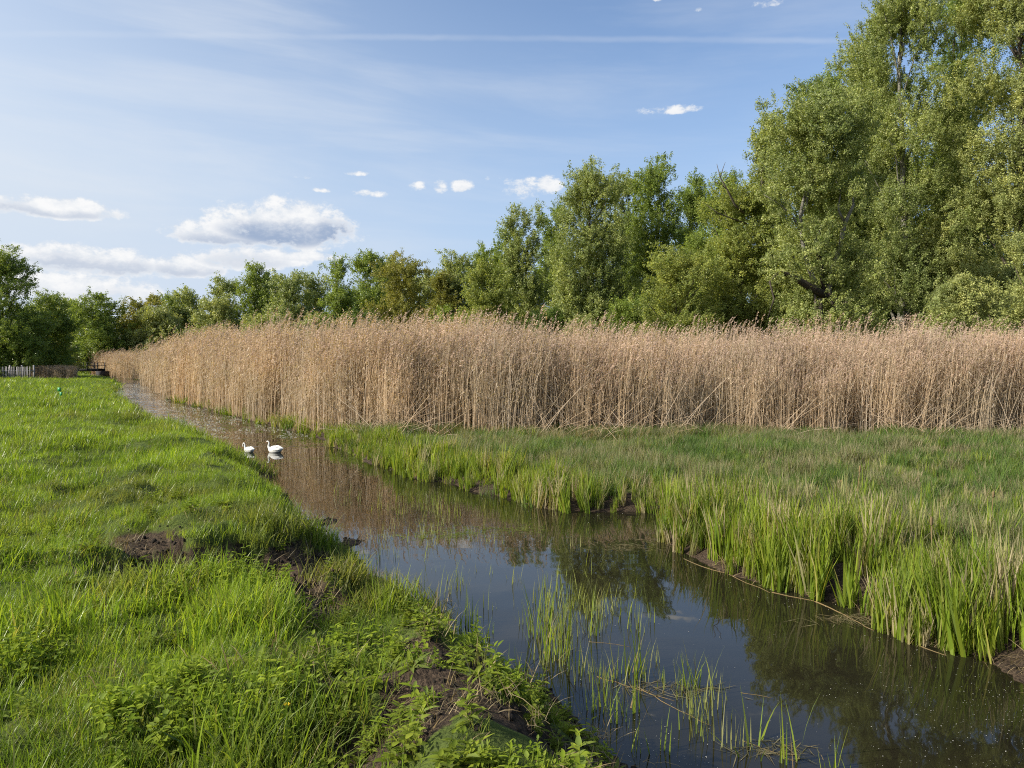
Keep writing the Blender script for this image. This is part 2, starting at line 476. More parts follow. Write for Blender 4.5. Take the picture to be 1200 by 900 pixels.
LEAF = {
    'poplar': leaf_mat('silvery_poplar_leaves', [(0.148, 0.195, 0.057), (0.234, 0.279, 0.096), (0.312, 0.347, 0.141), (0.175, 0.229, 0.063), (0.426, 0.440, 0.237)], 0.36, .05, .42, vary=True, patch=.20, patch_scale=.35),
    'silver': leaf_mat('pale_willow_leaves', [(0.200, 0.236, 0.088), (0.286, 0.321, 0.126), (0.383, 0.398, 0.184), (0.226, 0.263, 0.081)], 0.34, .05, .45, vary=True, patch=.2, patch_scale=.5),
    'bright': leaf_mat('fresh_green_leaves', [(0.162, 0.210, 0.057), (0.238, 0.284, 0.078), (0.326, 0.338, 0.112), (0.184, 0.224, 0.078)], 0.43, .045, .42, vary=True, patch=.2, patch_scale=.5),
    'olive': leaf_mat('olive_leaves', [(0.158, 0.170, 0.040), (0.228, 0.229, 0.060), (0.290, 0.270, 0.086), (0.185, 0.195, 0.052)], 0.38, .04, .45, vary=True, patch=.2, patch_scale=.35),
    'mid': leaf_mat('mid_green_leaves', [(0.122, 0.177, 0.040), (0.181, 0.245, 0.057), (0.252, 0.304, 0.081), (0.148, 0.202, 0.053)], 0.38, .045, .42, vary=True, patch=.22, patch_scale=.3),
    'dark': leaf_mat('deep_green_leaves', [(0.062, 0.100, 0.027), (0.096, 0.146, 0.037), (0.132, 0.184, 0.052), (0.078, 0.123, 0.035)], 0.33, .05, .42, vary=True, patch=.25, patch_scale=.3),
}

# ground: soil with moss and thatch
def ground_mat():
    m, t, out = new_mat('meadow_ground')
    p = t.node('ShaderNodeBsdfPrincipled')
    geo = t.node('ShaderNodeNewGeometry')
    at = t.node('ShaderNodeAttribute', attribute_name='bare')
    n1_ = t.noise(geo.outputs['Position'], 9, 6, .65); n2_ = t.noise(geo.outputs['Position'], 55, 4, .6)
    n3_ = t.noise(geo.outputs['Position'], .7, 4, .6)
    soil = t.mix(t.ramp(n2_, .3, .7), (.020, .014, .010), (.075, .052, .034))
    soil = t.mix(t.ramp(n1_, .55, .75), soil, (.115, .085, .055))
    grs = t.mix(t.ramp(n1_, .3, .7), (.036, .052, .011), (.078, .108, .020))
    grs = t.mix(t.ramp(n3_, .35, .7), grs, (.075, .095, .020))
    c = t.mix(t.ramp(t.math('ADD', at.outputs['Fac'], t.math('MULTIPLY', t.math('SUBTRACT', n1_, .5), .8)), .35, .6), grs, soil)
    t.l.new(c, p.inputs['Base Color'])
    p.inputs['Roughness'].default_value = .95; p.inputs['Specular IOR Level'].default_value = .15
    bp = t.node('ShaderNodeBump'); bp.inputs['Strength'].default_value = .9; bp.inputs['Distance'].default_value = .05
    t.l.new(t.math('ADD', n1_, t.math('MULTIPLY', n2_, .5)), bp.inputs['Height']); t.l.new(bp.outputs[0], p.inputs['Normal'])
    t.l.new(p.outputs[0], out.inputs[0])
    return m
M['ground'] = ground_mat()

def water_mat():
    m, t, out = new_mat('stream_water')
    p = t.node('ShaderNodeBsdfPrincipled')
    geo = t.node('ShaderNodeNewGeometry')
    pos = geo.outputs['Position']
    n0 = t.noise(pos, .8, 3)
    t.l.new(t.mix(n0, (.008, .008, .004), (.018, .015, .009)), p.inputs['Base Color'])
    p.inputs['Roughness'].default_value = .02
    p.inputs['IOR'].default_value = 1.40
    # calm water with a slow swell; breezy stretch farther up the stream carries small ripples
    mp = t.node('ShaderNodeMapping'); mp.inputs['Rotation'].default_value = (0, 0, .5); mp.inputs['Scale'].default_value = (1, 2.2, 1)
    t.l.new(pos, mp.inputs[0])
    sp = t.node('ShaderNodeSeparateXYZ'); t.l.new(pos, sp.inputs[0])
    mp2 = t.node('ShaderNodeMapping'); mp2.inputs['Rotation'].default_value = (0, 0, .6); mp2.inputs['Scale'].default_value = (.35, .9, 1)
    t.l.new(pos, mp2.inputs[0])
    streak = t.noise(mp2.outputs[0], 1.1, 4, .6)
    far_ = t.ramp(sp.outputs[1], 15, 27)
    breeze = t.math('MULTIPLY', far_, t.ramp(t.math('ADD', streak, t.math('MULTIPLY', far_, .14)), .50, .60))
    thin = t.math('MULTIPLY', t.ramp(sp.outputs[1], 11, 17), t.ramp(streak, .60, .66))
    rn = t.node('ShaderNodeTexNoise'); t.l.new(pos, rn.inputs['Vector']); rn.inputs['Scale'].default_value = 8; rn.inputs['Detail'].default_value = 3
    sw_ = t.node('ShaderNodeTexNoise'); t.l.new(mp.outputs[0], sw_.inputs['Vector']); sw_.inputs['Scale'].default_value = 1.4; sw_.inputs['Detail'].default_value = 2
    amp = t.math('MAXIMUM', t.math('MULTIPLY', breeze, 1.0), t.math('MULTIPLY', thin, 1.2))
    v1 = t.vmath('SCALE', t.vmath('SUBTRACT', rn.outputs['Color'], (.5, .5, .5)), scale=t.math('ADD', amp, .006))
    v2 = t.vmath('SCALE', t.vmath('SUBTRACT', sw_.outputs['Color'], (.5, .5, .5)), scale=.022)
    nv_ = t.vmath('MULTIPLY', t.vmath('ADD', v1, v2), (1, 1, 0))
    nrm_ = t.vmath('NORMALIZE', t.vmath('ADD', nv_, (0, 0, 1)))
    t.l.new(nrm_, p.inputs['Normal'])
    t.l.new(p.outputs[0], out.inputs[0])
    return m
M['water'] = water_mat()

# ================================================================== ground and water
def build_ground():
    r = [0.0, .25]
    while r[-1] < 7000:
        k = 1.02 if r[-1] < 60 else (1.06 if r[-1] < 300 else 1.25)
        r.append(r[-1] * k)
    r = np.array(r[1:])
    th = np.concatenate([np.linspace(-52, 52, 330, endpoint=False), np.linspace(52, 308, 72, endpoint=False)]) * math.pi / 180
    R_, T_ = np.meshgrid(r, th, indexing='ij')
    X = R_ * np.sin(T_); Y = R_ * np.cos(T_)
    h, dl, dr, ins, sd, left, bare = field(X.ravel(), Y.ravel())
    h0 = field(np.array([0.]), np.array([0.]))[0][0]
    V = np.column_stack([X.ravel(), Y.ravel(), h])
    nr, nt = R_.shape
    i = np.arange(nr - 1)[:, None] * nt; j = np.arange(nt)[None, :]; j2 = (j + 1) % nt
    Q = np.stack([i + j, i + nt + j, i + nt + j2, i + j2], -1).reshape(-1, 4)
    V = np.vstack([V, (0, 0, h0)]); c = len(V) - 1
    T = [(c, k, (k + 1) % nt) for k in range(nt)]
    o = mesh_obj('ground', V, Q, T, M['ground'], smooth=True)
    a = o.data.attributes.new('bare', 'FLOAT', 'POINT')
    a.data.foreach_set('value', np.append(bare, 0).astype(np.float32))
    tag(o, kind='structure')
build_ground()

def build_water():
    L = np.array(LB); R = np.array(RB)
    # resample both lines and widen them under the banks
    def res(P, n):
        s = np.concatenate([[0], np.cumsum(np.hypot(*np.diff(P, axis=0).T))]); u = np.linspace(0, 1, n) ** 1.0 * s[-1]
        return np.column_stack([np.interp(u, s, P[:, 0]), np.interp(u, s, P[:, 1])])
    x0, x1, y0, y1 = -115, 16, -16, 160
    V = [(x0, y0, 0), (x1, y0, 0), (x1, y1, 0), (x0, y1, 0)]
    o = mesh_obj('water', V, [(0, 1, 2, 3)], None, M['water'])
    tag(o, kind='structure')
build_water()

# ================================================================== scatter through geometry nodes (one object of stuff)
GROUPS = {}
def scatter(name, label, cat, variants, P, rot, scl, idx, tint, mats, kind='stuff', parent=None):
    nv = len(variants)
    g = Geo(); vid = []; mi_q = []; mi_t = []
    for k, vr in enumerate(variants):
        V, Q, T = vr[:3]
        mq = vr[3] if len(vr) > 3 else None; mt = vr[4] if len(vr) > 4 else None
        g.add(V, Q, T); vid.append(np.full(len(V), k + 1))
        if Q is not None: mi_q.append(np.zeros(len(Q), int) if mq is None else mq)
        if T is not None: mi_t.append(np.zeros(len(T), int) if mt is None else mt)
    V, Q, T = g.arrays()
    nV = len(V)
    Vall = np.vstack([V, P]); vid = np.concatenate(vid + [np.zeros(len(P), int)])
    me = bpy.data.meshes.new(name)
    fill_mesh(me, Vall, Q, T)
    for m in mats: me.materials.append(m)
    mi = np.concatenate((mi_q or []) + (mi_t or [])).astype(np.int32)
    me.polygons.foreach_set('material_index', mi)
    def attr(nm, typ, arr, comp):
        a = me.attributes.new(nm, typ, 'POINT')
        full = np.zeros((len(Vall),) + arr.shape[1:], arr.dtype); full[nV:] = arr
        a.data.foreach_set(comp, full.ravel())
    a = me.attributes.new('vid', 'INT', 'POINT'); a.data.foreach_set('value', vid.astype(np.int32))
    attr('rot', 'FLOAT_VECTOR', rot.astype(np.float32), 'vector')
    attr('scl', 'FLOAT_VECTOR', scl.astype(np.float32), 'vector')
    attr('pick', 'INT', idx.astype(np.int32), 'value')
    attr('tint', 'FLOAT', tint.astype(np.float32), 'value')
    o = bpy.data.objects.new(name, me); COL.objects.link(o)
    if parent: o.parent = parent
    if nv in GROUPS:
        md = o.modifiers.new('scatter', 'NODES'); md.node_group = GROUPS[nv]
        return tag(o, label, cat, kind=kind)
    nt = bpy.data.node_groups.new('scatter', 'GeometryNodeTree'); GROUPS[nv] = nt
    nt.interface.new_socket('Geometry', in_out='INPUT', socket_type='NodeSocketGeometry')
    nt.interface.new_socket('Geometry', in_out='OUTPUT', socket_type='NodeSocketGeometry')
    N = nt.nodes; L = nt.links
    gi = N.new('NodeGroupInput'); go = N.new('NodeGroupOutput')
    def named(nm, typ):
        n = N.new('GeometryNodeInputNamedAttribute'); n.data_type = typ; n.inputs[0].default_value = nm
        return n.outputs[0]
    va = named('vid', 'INT')
    def pickv(k):
        c = N.new('FunctionNodeCompare'); c.data_type = 'INT'; c.operation = 'EQUAL'
        L.new(va, c.inputs[2]); c.inputs[3].default_value = k
        s = N.new('GeometryNodeSeparateGeometry'); s.domain = 'POINT'
        L.new(gi.outputs[0], s.inputs[0]); L.new(c.outputs[0], s.inputs[1])
        return s.outputs[0]
    g2i = N.new('GeometryNodeGeometryToInstance')
    for k in reversed(range(nv)): L.new(pickv(k + 1), g2i.inputs[0])      # a multi-input socket reads its links last first
    iop = N.new('GeometryNodeInstanceOnPoints')
    L.new(pickv(0), iop.inputs['Points']); L.new(g2i.outputs[0], iop.inputs['Instance'])
    iop.inputs['Pick Instance'].default_value = True
    L.new(named('pick', 'INT'), iop.inputs['Instance Index'])
    L.new(named('rot', 'FLOAT_VECTOR'), iop.inputs['Rotation'])
    L.new(named('scl', 'FLOAT_VECTOR'), iop.inputs['Scale'])
    L.new(iop.outputs[0], go.inputs[0])
    md = o.modifiers.new('scatter', 'NODES'); md.node_group = nt
    tag(o, label, cat, kind=kind)
    return o

# ------------------------------------------------------------------ blade clumps
def blades(r, n, spread, hmin, hmax, width, lean=0.35, curl=0.6, segs=4, g=None, centre=(0, 0, 0), drop=0.04):
    g = g or Geo()
    for _ in range(n):
        a = r.random() * 2 * math.pi; rad = spread * math.sqrt(r.random())
        bx = centre[0] + rad * math.cos(a); by = centre[1] + rad * math.sin(a)
        h = hmin + (hmax - hmin) * r.random() ** 1.2
        wd = width * (.6 + .8 * r.random())
        da = r.random() * 2 * math.pi
        ln = lean * (.15 + r.random()); cu = curl * r.random() ** 1.5
        side = np.array([-math.sin(da), math.cos(da), 0]); tw = (r.random() - .5) * 1.6
        V = []
        p = np.array([bx, by, centre[2] - drop]); ang = ln * .5
        for k in range(segs + 1):
            t = k / segs
            if k: 
                ang = ln * .5 + cu * 1.7 * t ** 1.6 + ln * .4 * t
                p = p + (h / segs) * np.array([math.sin(ang) * math.cos(da), math.sin(ang) * math.sin(da), math.cos(ang)])
            ww = wd * (0.75 + .5 * t if t < .4 else (1 - t) / .6 * .95) * .5
            s = side * math.cos(tw * t) + np.array([math.cos(da), math.sin(da), 0]) * math.sin(tw * t)
            if k < segs: V += [p - s * ww, p + s * ww]
            else: V += [p]
        Q = [(2*k, 2*k+1, 2*k+3, 2*k+2) for k in range(segs - 1)]
        T = [(2*segs-2, 2*segs-1, 2*segs)]
        g.add(V, Q, T)
    return g

def oval_leaf(g, base, direc, up, L, Wd, fold=.25, droop=.25):
    d = np.asarray(direc, float); d /= np.linalg.norm(d); u = np.asarray(up, float)
    s = np.cross(d, u); s /= np.linalg.norm(s) + 1e-9; u = np.cross(s, d)
    b = np.asarray(base, float)
    pt = lambda t, x, z=0: b + d * L * t + s * Wd * x + u * (z * Wd - droop * L * t * t)
    V = [pt(0, 0), pt(.35, -.5, fold), pt(.4, 0), pt(.35, .5, fold), pt(.75, -.33, fold * .6), pt(.78, 0), pt(.75, .33, fold * .6), pt(1, 0)]
    g.add(V, [(1, 2, 5, 4), (2, 3, 6, 5)], [(0, 2, 1), (0, 3, 2), (4, 5, 7), (5, 6, 7)])

def weed(r, kind=0):
    g = Geo()
    for s_ in range(3 + r.integers(0, 4)):
        h = (.07 + .13 * r.random()); a = r.random() * 6.28; rad = .09 * r.random()
        b = np.array([rad * math.cos(a), rad * math.sin(a), -.02]); ln = np.array([r.normal() * .2, r.normal() * .2, 1]) * h
        tube([b, b + ln * .5, b + ln], [.0022, .0018, .001], 3, False, g)
        for k in range(5):
            t = .25 + .75 * k / 4; rot0 = k * 1.57 + r.random() * .4
            for q_ in range(2):
                an = rot0 + q_ * math.pi
                L = (.075 - .035 * t) * (.8 + .5 * r.random()) * (1.2 if kind else 1)
                oval_leaf(g, b + ln * t, (math.cos(an), math.sin(an), .45 - .2 * r.random() + (.5 if k == 4 else 0)), (0, 0, 1), L, L * (.55 if kind == 0 else .3), .2, .3)
    return g

def rosette(r):
    g = Geo()
    n = 9 + r.integers(0, 5)
    for k in range(n):
        an = k * 2.4 + r.random() * .3
        L = .10 + .09 * r.random()
        oval_leaf(g, (0, 0, -.005), (math.cos(an), math.sin(an), .25 + .9 * r.random()), (0, 0, 1), L, L * .27, .25, .5)
    return g

def polar_points(n_target, amin, amax, rmin, rmax, dens):
    """points with density dens(r) per square metre"""
    out = []
    rs = np.geomspace(rmin, rmax, 60)
    for a, b in zip(rs[:-1], rs[1:]):
        area = (amax - amin) * (b * b - a * a) / 2
        n = rng.poisson(area * dens((a + b) / 2))
        rr = np.sqrt(a * a + (b * b - a * a) * rng.random(n)); th = amin + (amax - amin) * rng.random(n)
        out.append(np.column_stack([rr * np.sin(th), rr * np.cos(th)]))
    return np.concatenate(out)

# ---- meadow grass on the left bank
r1 = np.random.default_rng(11)
meadow_vars = [blades(r1, 60, .14, .06, .17, .0050, .65, .7).arrays() for _ in range(5)] + \
              [blades(r1, 34, .09, .10, .23, .0062, .6, .7).arrays() for _ in range(3)] + \
              [blades(r1, 30, .12, .05, .12, .006, 1.0, .9).arrays() for _ in range(2)]
P2 = polar_points(0, math.radians(-62), math.radians(42), 1.1, 125, lambda r: 200 if r < 4 else 200 * (4 / r) ** 1.02)
h, dl, dr, ins, sd, left, bare = field(P2[:, 0], P2[:, 1])
rr = np.hypot(P2[:, 0], P2[:, 1])
tuft = fbm(P2[:, 0] * 1.3 + 30, P2[:, 1] * 1.3, 3)
weedy = sstep(.0, 1.0, (P2[:, 0] * .9 - P2[:, 1] * .25 + 2.1) ) * (rr < 7)
keep = left & (sd > .06) & (rng.random(len(P2)) > bare * 1.05) & (rng.random(len(P2)) > weedy * .62)
sel = np.where(keep)[0]
n = len(sel)
sz = (0.75 + .5 * rng.random(n)) * (1 - .28 * weedy[sel]) * (1 + .9 * sstep(5, 60, rr[sel])) * (.82 + .85 * sstep(.45, .66, tuft[sel]))
widen = 1 + 1.0 * sstep(10, 70, rr[sel])
tall = rng.random(n) < (.07 + .40 * sstep(.5, .7, tuft[sel])) * (1 - .6 * sstep(6, 25, rr[sel]))
pick = np.where(tall, rng.integers(5, 8, n), np.where(rng.random(n) < .75, rng.integers(0, 5, n), rng.integers(8, 10, n)))
rot = np.column_stack([rng.normal(0, .12, n), rng.normal(0, .12, n), rng.random(n) * 6.28])
scl = np.column_stack([sz * widen, sz * widen, sz * (1 - .35 * sstep(10, 60, rr[sel]))])
tint = np.clip(.55 * bare[sel] + .16 * rng.random(n) + .5 * (rng.random(n) < .07) + .40 * sstep(.58, .75, fbm(P2[sel, 0] * .8, P2[sel, 1] * .8 + 40, 3)) * (rr[sel] < 25), 0, .8)
scatter('meadow_grass', 'lush green meadow grass covering the left bank', 'grass', meadow_vars,
        np.column_stack([P2[sel], h[sel]]), rot, scl, pick, tint, [M['meadow']])

# ---- broad-leaved weeds on the near bank
r2 = np.random.default_rng(12)
weed_vars = [weed(r2, 0).arrays() for _ in range(4)] + [weed(r2, 1).arrays() for _ in range(2)] + [rosette(r2).arrays() for _ in range(2)]
P3 = polar_points(0, math.radians(-62), math.radians(30), 1.1, 11, lambda r: 70 if r < 5 else 70 * (5 / r) ** 2)
h, dl, dr, ins, sd, left, bare = field(P3[:, 0], P3[:, 1])
rr = np.hypot(P3[:, 0], P3[:, 1])
weedy = sstep(.0, 1.0, (P3[:, 0] * .9 - P3[:, 1] * .25 + 2.3)) * (rr < 7.5)
patch = sstep(.48, .62, fbm(P3[:, 0] * 1.6 + 70, P3[:, 1] * 1.6, 3))
keep = left & (sd > .10) & (rng.random(len(P3)) < (.10 + .36 * weedy + .30 * patch) * (1 - .55 * bare))
sel = np.where(keep)[0]; n = len(sel)
rot = np.column_stack([rng.normal(0, .15, n), rng.normal(0, .15, n), rng.random(n) * 6.28])
s_ = .42 + .5 * rng.random(n)
scatter('meadow_weeds', 'low broad-leaved weeds growing among the grass of the near bank', 'weeds', weed_vars,
        np.column_stack([P3[sel], h[sel]]), rot, np.column_stack([s_, s_, s_]), rng.integers(0, 8, n), rng.random(n) * .35, [M['weed']])

# ---- soil clods and dead stalks on the bare patches
def clod(r, s=1.0):
    th = np.linspace(0, 2 * np.pi, 6, endpoint=False)
    V = [(0, 0, -.6)] + [(math.cos(a) * (.8 + .4 * r.random()), math.sin(a) * (.8 + .4 * r.random()), -.1 + .3 * r.random()) for a in th] + \
        [(.5 * math.cos(a + .5) * (.8 + .5 * r.random()), .5 * math.sin(a + .5), .55 + .3 * r.random()) for a in th[::2]]
    T = [(0, 1 + (k + 1) % 6, 1 + k) for k in range(6)]
    for k in range(3):
        a, b, c = 1 + 2 * k, 1 + (2 * k + 1) % 6, 1 + (2 * k + 2) % 6
        T += [(a, b, 7 + k), (b, c, 7 + k), (c, 7 + (k + 1) % 3, 7 + k)]
    T.append((7, 8, 9))
    return (np.array(V) * s, None, np.array(T))
r3 = np.random.default_rng(13)
clods = [clod(r3) for _ in range(5)]
P4 = polar_points(0, math.radians(-62), math.radians(35), 1.5, 16, lambda r: 520 if r < 8 else 200)
h, dl, dr, ins, sd, left, bare = field(P4[:, 0], P4[:, 1])
keep = (sd > .02) & (rng.random(len(P4)) < bare ** 1.3 * np.where(left, 1, .25))
sel = np.where(keep)[0]; n = len(sel)
s_ = .006 + .022 * rng.random(n) ** 2.5
scatter('soil_crumbs', 'dark crumbs of bare soil in the dug hollow and along the bank edge', 'soil', clods,
        np.column_stack([P4[sel], h[sel]]), rng.random((n, 3)) * 6.28, np.column_stack([s_, s_, s_ * .8]), rng.integers(0, 5, n), np.zeros(n), [M['soil']])

def dead_bits(r):
    g = blades(r, 16, .12, .06, .24, .0045, 2.4, .5, 3, drop=-.005)
    return g.arrays()
dead = [dead_bits(r3) for _ in range(4)]
P5 = polar_points(0, math.radians(-62), math.radians(50), 1.5, 18, lambda r: 50 if r < 8 else 15)
h, dl, dr, ins, sd, left, bare = field(P5[:, 0], P5[:, 1])
keep = (sd > .0) & (rng.random(len(P5)) < np.clip(bare * .8 + .14, 0, 1))
sel = np.where(keep)[0]; n = len(sel)
s_ = .6 + .6 * rng.random(n)
scatter('dead_grass', 'flattened dead grass and stalks lying over the bare bank soil', 'dead grass', dead,
        np.column_stack([P5[sel], h[sel] + .01]), np.column_stack([rng.normal(0, .2, n), rng.normal(0, .2, n), rng.random(n) * 6.28]),
        np.column_stack([s_, s_, s_]), rng.integers(0, 4, n), np.zeros(n), [M['straw']])

# ------------------------------------------------------------------ reed bed outline
RF = [at_z(px, py, 0.0) for (px, py) in [(118, 441.5), (150, 444.5), (172, 449), (188, 457), (203, 468), (250, 480.5), (300, 493), (360, 507), (430, 515), (520, 518), (600, 519), (680, 518), (760, 518), (860, 518), (960, 518), (1080, 519), (1220, 519), (1420, 519), (1800, 519)]]
RF = np.array(RF)
def front_dist(px):
    pxs = RF[:, 0] / RF[:, 1] * F + 600
    return np.interp(px, pxs, RF[:, 1])

# ---- marsh grass on the right bank
r4 = np.random.default_rng(14)
marsh_vars = [blades(r4, 17, .075, .40, .82, .0215, .16, .22, 4).arrays() for _ in range(5)] + \
             [blades(r4, 40, .15, .20, .45, .0085, .5, .5, 4).arrays() for _ in range(4)] + \
             [blades(r4, 18, .12, .30, .62, .012, .6, .9, 4).arrays() for _ in range(2)]
marsh_vars = [v if not 5 <= k_i <= 8 else (v[0], v[1], v[2], np.ones(len(v[1]), int), np.ones(len(v[2]), int)) for k_i, v in enumerate(marsh_vars)]
P6 = polar_points(0, math.radians(-46), math.radians(58), 2.5, 60, lambda r: 125 if r < 7 else 125 * (7 / r) ** 1.0)
h, dl, dr, ins, sd, left, bare = field(P6[:, 0], P6[:, 1])
px_ = P6[:, 0] / P6[:, 1] * F + 600
fd = front_dist(px_)
depth_in = P6[:, 1] - fd
clear = fbm(P6[:, 0] * .55 + 11, P6[:, 1] * .55, 3)
nb = fbm(P6[:, 0] * 2.2 + 3, P6[:, 1] * 2.2 + 8, 2)
gaps = (nb < .20) & (sd < 1.2)
keep = (~left) & (sd > -.04) & (depth_in < 3.0) & ~gaps
keep &= ~((px_ < 370) & (sd > .8))
keep &= rng.random(len(P6)) < np.where(nb < .42, .45, 1.0)
# the muddy notch in the near edge
nx, ny = at_z(1010, 700, 0)
keep &= np.hypot((P6[:, 0] - nx) / .40, (P6[:, 1] - ny) / .22) > 1
sel = np.where(keep)[0]; n = len(sel)
rr = np.hypot(P6[sel, 0], P6[sel, 1])
edge = 1 - sstep(.5, 2.0, sd[sel])
prob_t = .20 + .70 * edge + .45 * (rr < 9)
u_ = rng.random(n)
pick = np.where(u_ < prob_t, rng.integers(0, 5, n), np.where(u_ < .93, rng.integers(5, 9, n), rng.integers(9, 11, n)))
sz = (.62 + .7 * rng.random(n)) * (1 - .38 * sstep(9, 20, rr)) * (.66 + .55 * sstep(.35, .65, clear[sel])) 
sz *= .66 + .62 * sstep(.3, .7, nb[sel])
sz *= 1 + .28 * edge * (rr > 8)
sz *= np.where(pick < 5, np.interp(rr, [6, 9, 14, 30], [.60, .56, .46, .52]), 1.5 * (.55 + .9 * sstep(.35, .65, fbm(P6[sel, 0] * .45 + 31, P6[sel, 1] * .8 + 7, 3))))
sz = np.minimum(sz, np.where(pick < 5, .95, np.where(pick < 9, 1.05, .75)))
wd_ = np.where(pick < 5, 1.12, 1) * (1 + .9 * sstep(8, 30, rr))
rot = np.column_stack([rng.normal(0, .09, n), rng.normal(0, .09, n), rng.random(n) * 6.28])
sw = sstep(.50, .68, fbm(P6[sel, 0] * .9 + 50, P6[sel, 1] * .9 + 20, 3)) * (1 - edge * .75)
sw = np.maximum(sw, .95 * np.exp(-(((P6[sel, 0] - 4.0) / 1.7) ** 2 + ((P6[sel, 1] - 9.2) / 1.6) ** 2)))
sw = np.maximum(sw, .8 * np.exp(-(((P6[sel, 0] - 5.2) / 1.3) ** 2 + ((P6[sel, 1] - 7.9) / .9) ** 2)))
tint = np.clip((rng.random(n) < .16 + .60 * sw) * (.35 + .65 * rng.random(n)) + (rng.random(n) < sstep(-3.0, 0.5, depth_in[sel]) * .35) * .6, 0, .95)
scatter('marsh_grass', 'tall green marsh grass and sedge along the right bank', 'grass', marsh_vars,
        np.column_stack([P6[sel], h[sel]]), rot, np.column_stack([sz * wd_, sz * wd_, sz]), pick, tint, [M['marsh'], M['marsh_fine']])

# ---- dry reed bed
def reed_clump(r, n=24, spread=.50, plume=True):
    g = Geo(); qm = []; mq_n = 0; pq = []
    for _ in range(n):
        a = r.random() * 6.28; rad = spread * math.sqrt(r.random())
        b = np.array([rad * math.cos(a), rad * math.sin(a), -.05])
        H = 1.95 + 1.2 * r.random() ** .7; da = r.random() * 6.28 if r.random() < .45 else .1 + r.normal() * .5
        ln = abs(r.normal()) * .055; side = np.array([-math.sin(da), math.cos(da), 0]); dv = np.array([math.cos(da), math.sin(da), 0])
        pts = [b + dv * H * ln * t * t * 1.6 + np.array([0, 0, H * t]) for t in (0, .35, .7, 1.0)]
        wdt = .0052 + .003 * r.random()
        V = []; 
        th = r.random() * 3
        for k, p in enumerate(pts):
            ww = wdt * (1 - .45 * k / 3)
            for q_ in range(3):
                V.append(p + ww * np.array([math.cos(th + q_ * 2.094), math.sin(th + q_ * 2.094), 0]))
        Q = [(3*k+q_, 3*k+(q_+1) % 3, 3*k+3+(q_+1) % 3, 3*k+3+q_) for k in range(3) for q_ in range(3)]
        g.add(V, Q); qm += [0] * len(Q)
        for k in range(r.integers(2, 5)):           # dry leaves, many hanging
            t = .25 + .65 * r.random()
            p = b + dv * H * ln * t * t * 1.6 + np.array([0, 0, H * t])
            an = r.random() * 6.28; d2 = np.array([math.cos(an), math.sin(an), 0]); L = .18 + .28 * r.random(); s2 = np.array([-math.sin(an), math.cos(an), 0]) * (.006 + .006 * r.random())
            up = .5 if r.random() < .5 else -.1
            g.add([p, p + d2 * L * .45 + np.array([0, 0, up * L * .5]) - s2, p + d2 * L * .45 + np.array([0, 0, up * L * .5]) + s2, p + d2 * L + np.array([0, 0, (up - .6) * L * .6])], None, [(0, 1, 2), (1, 3, 2)])
        if plume and r.random() < .72:              # feathery drooping plume
            top = pts[-1]; nod = .22 + .25 * r.random(); pl = .20 + .13 * r.random(); pa = .2 + r.normal() * .7
            pd = np.array([math.cos(pa), math.sin(pa), 0])
            for k in range(13):
                t = k / 12
                c = top + np.array([0, 0, pl * t * .95]) + pd * pl * nod * t * t * 1.6
                an = r.random() * 6.28; L = (.085 * (1 - .65 * t) + .015) * (.7 + .6 * r.random())
                e = c + np.array([math.cos(an) * L * .45 + pd[0] * L * .45, math.sin(an) * L * .45 + pd[1] * L * .45, L * (.55 - .5 * r.random())])
                s2 = np.array([-math.sin(an), math.cos(an), .4]) * (.014 + .012 * r.random())
                m_ = (c + e) / 2
                g.add([c, m_ - s2, e, m_ + s2], [(0, 1, 2, 3)]); mq_n += 1; pq.append(len(pq))
                qm.append(1)
    V_, Q_, T_ = g.arrays()
    return (V_, Q_, T_, np.array(qm), np.zeros(len(T_), int))
r5 = np.random.default_rng(15)
reed_vars = [reed_clump(r5) for _ in range(8)]
reed_vars += [reed_clump(r5, 14, .5) for _ in range(3)]
pts = []
for k in range(1):
    px = rng.random(400000) * (1560 - 112) + 112
    D0 = front_dist(px)
    dd = D0 * (1 + 0)   # along the ray
    back = 17.0 + 0 * px
    t = rng.random(len(px)) ** 1.5 * back
    y = D0 + t; x = (px - 600) / F * y
    # area weight: x-spacing grows with y; accept by wanted density
    dens_px = 400000 / (1560 - 112)                # samples per px
    pdf_t = (1 / 1.5) * np.clip(t / back, 1e-3, 1) ** (1 / 1.5 - 1) / back
    have = dens_px * pdf_t * F / y                  # samples per square metre
    want = np.where(t < .8, 6.5, 1) * np.where(t < 2.5, np.where(t < .8, 1, 11.0), np.where(t < 6, 6.0, 2.6)) * np.clip(30 / y, .25, 1) ** .6
    ok = rng.random(len(px)) < want / have
    pts.append(np.column_stack([x[ok], y[ok], t[ok]]))
pts = np.concatenate(pts)
h, dl, dr, ins, sd, left, bare = field(pts[:, 0], pts[:, 1])
edgen = fbm(pts[:, 0] * .8, pts[:, 1] * .8 + 90, 3)
pxr = pts[:, 0] / pts[:, 1] * F + 600
keep = (~left) & (sd > .12) & (pts[:, 2] > (edgen - .35) * 1.1 * (pxr > 330))
pts = pts[keep]; h = h[keep]; pxr = pxr[keep]; n = len(pts)
hn = fbm(pts[:, 0] * .25 + 5, pts[:, 1] * .25 + 5, 3)
sz = (.84 + .26 * rng.random(n)) * (.84 + .34 * hn)
sz *= np.interp(pxr, [110, 200, 330, 450, 560, 640, 760, 900, 1050, 1200, 1500], [1.08, 1.04, 1.01, .93, .93, .90, .87, .83, .83, .86, .90])
sz *= 1 + .10 * np.exp(-((pxr - 545) / 75) ** 2) * (pts[:, 2] > 2.0) * (rng.random(n) < .6) + .07 * (rng.random(n) < .12)
ht = np.where(pts[:, 2] < 1.2, .62 + .38 * rng.random(n), .93 + .14 * rng.random(n))
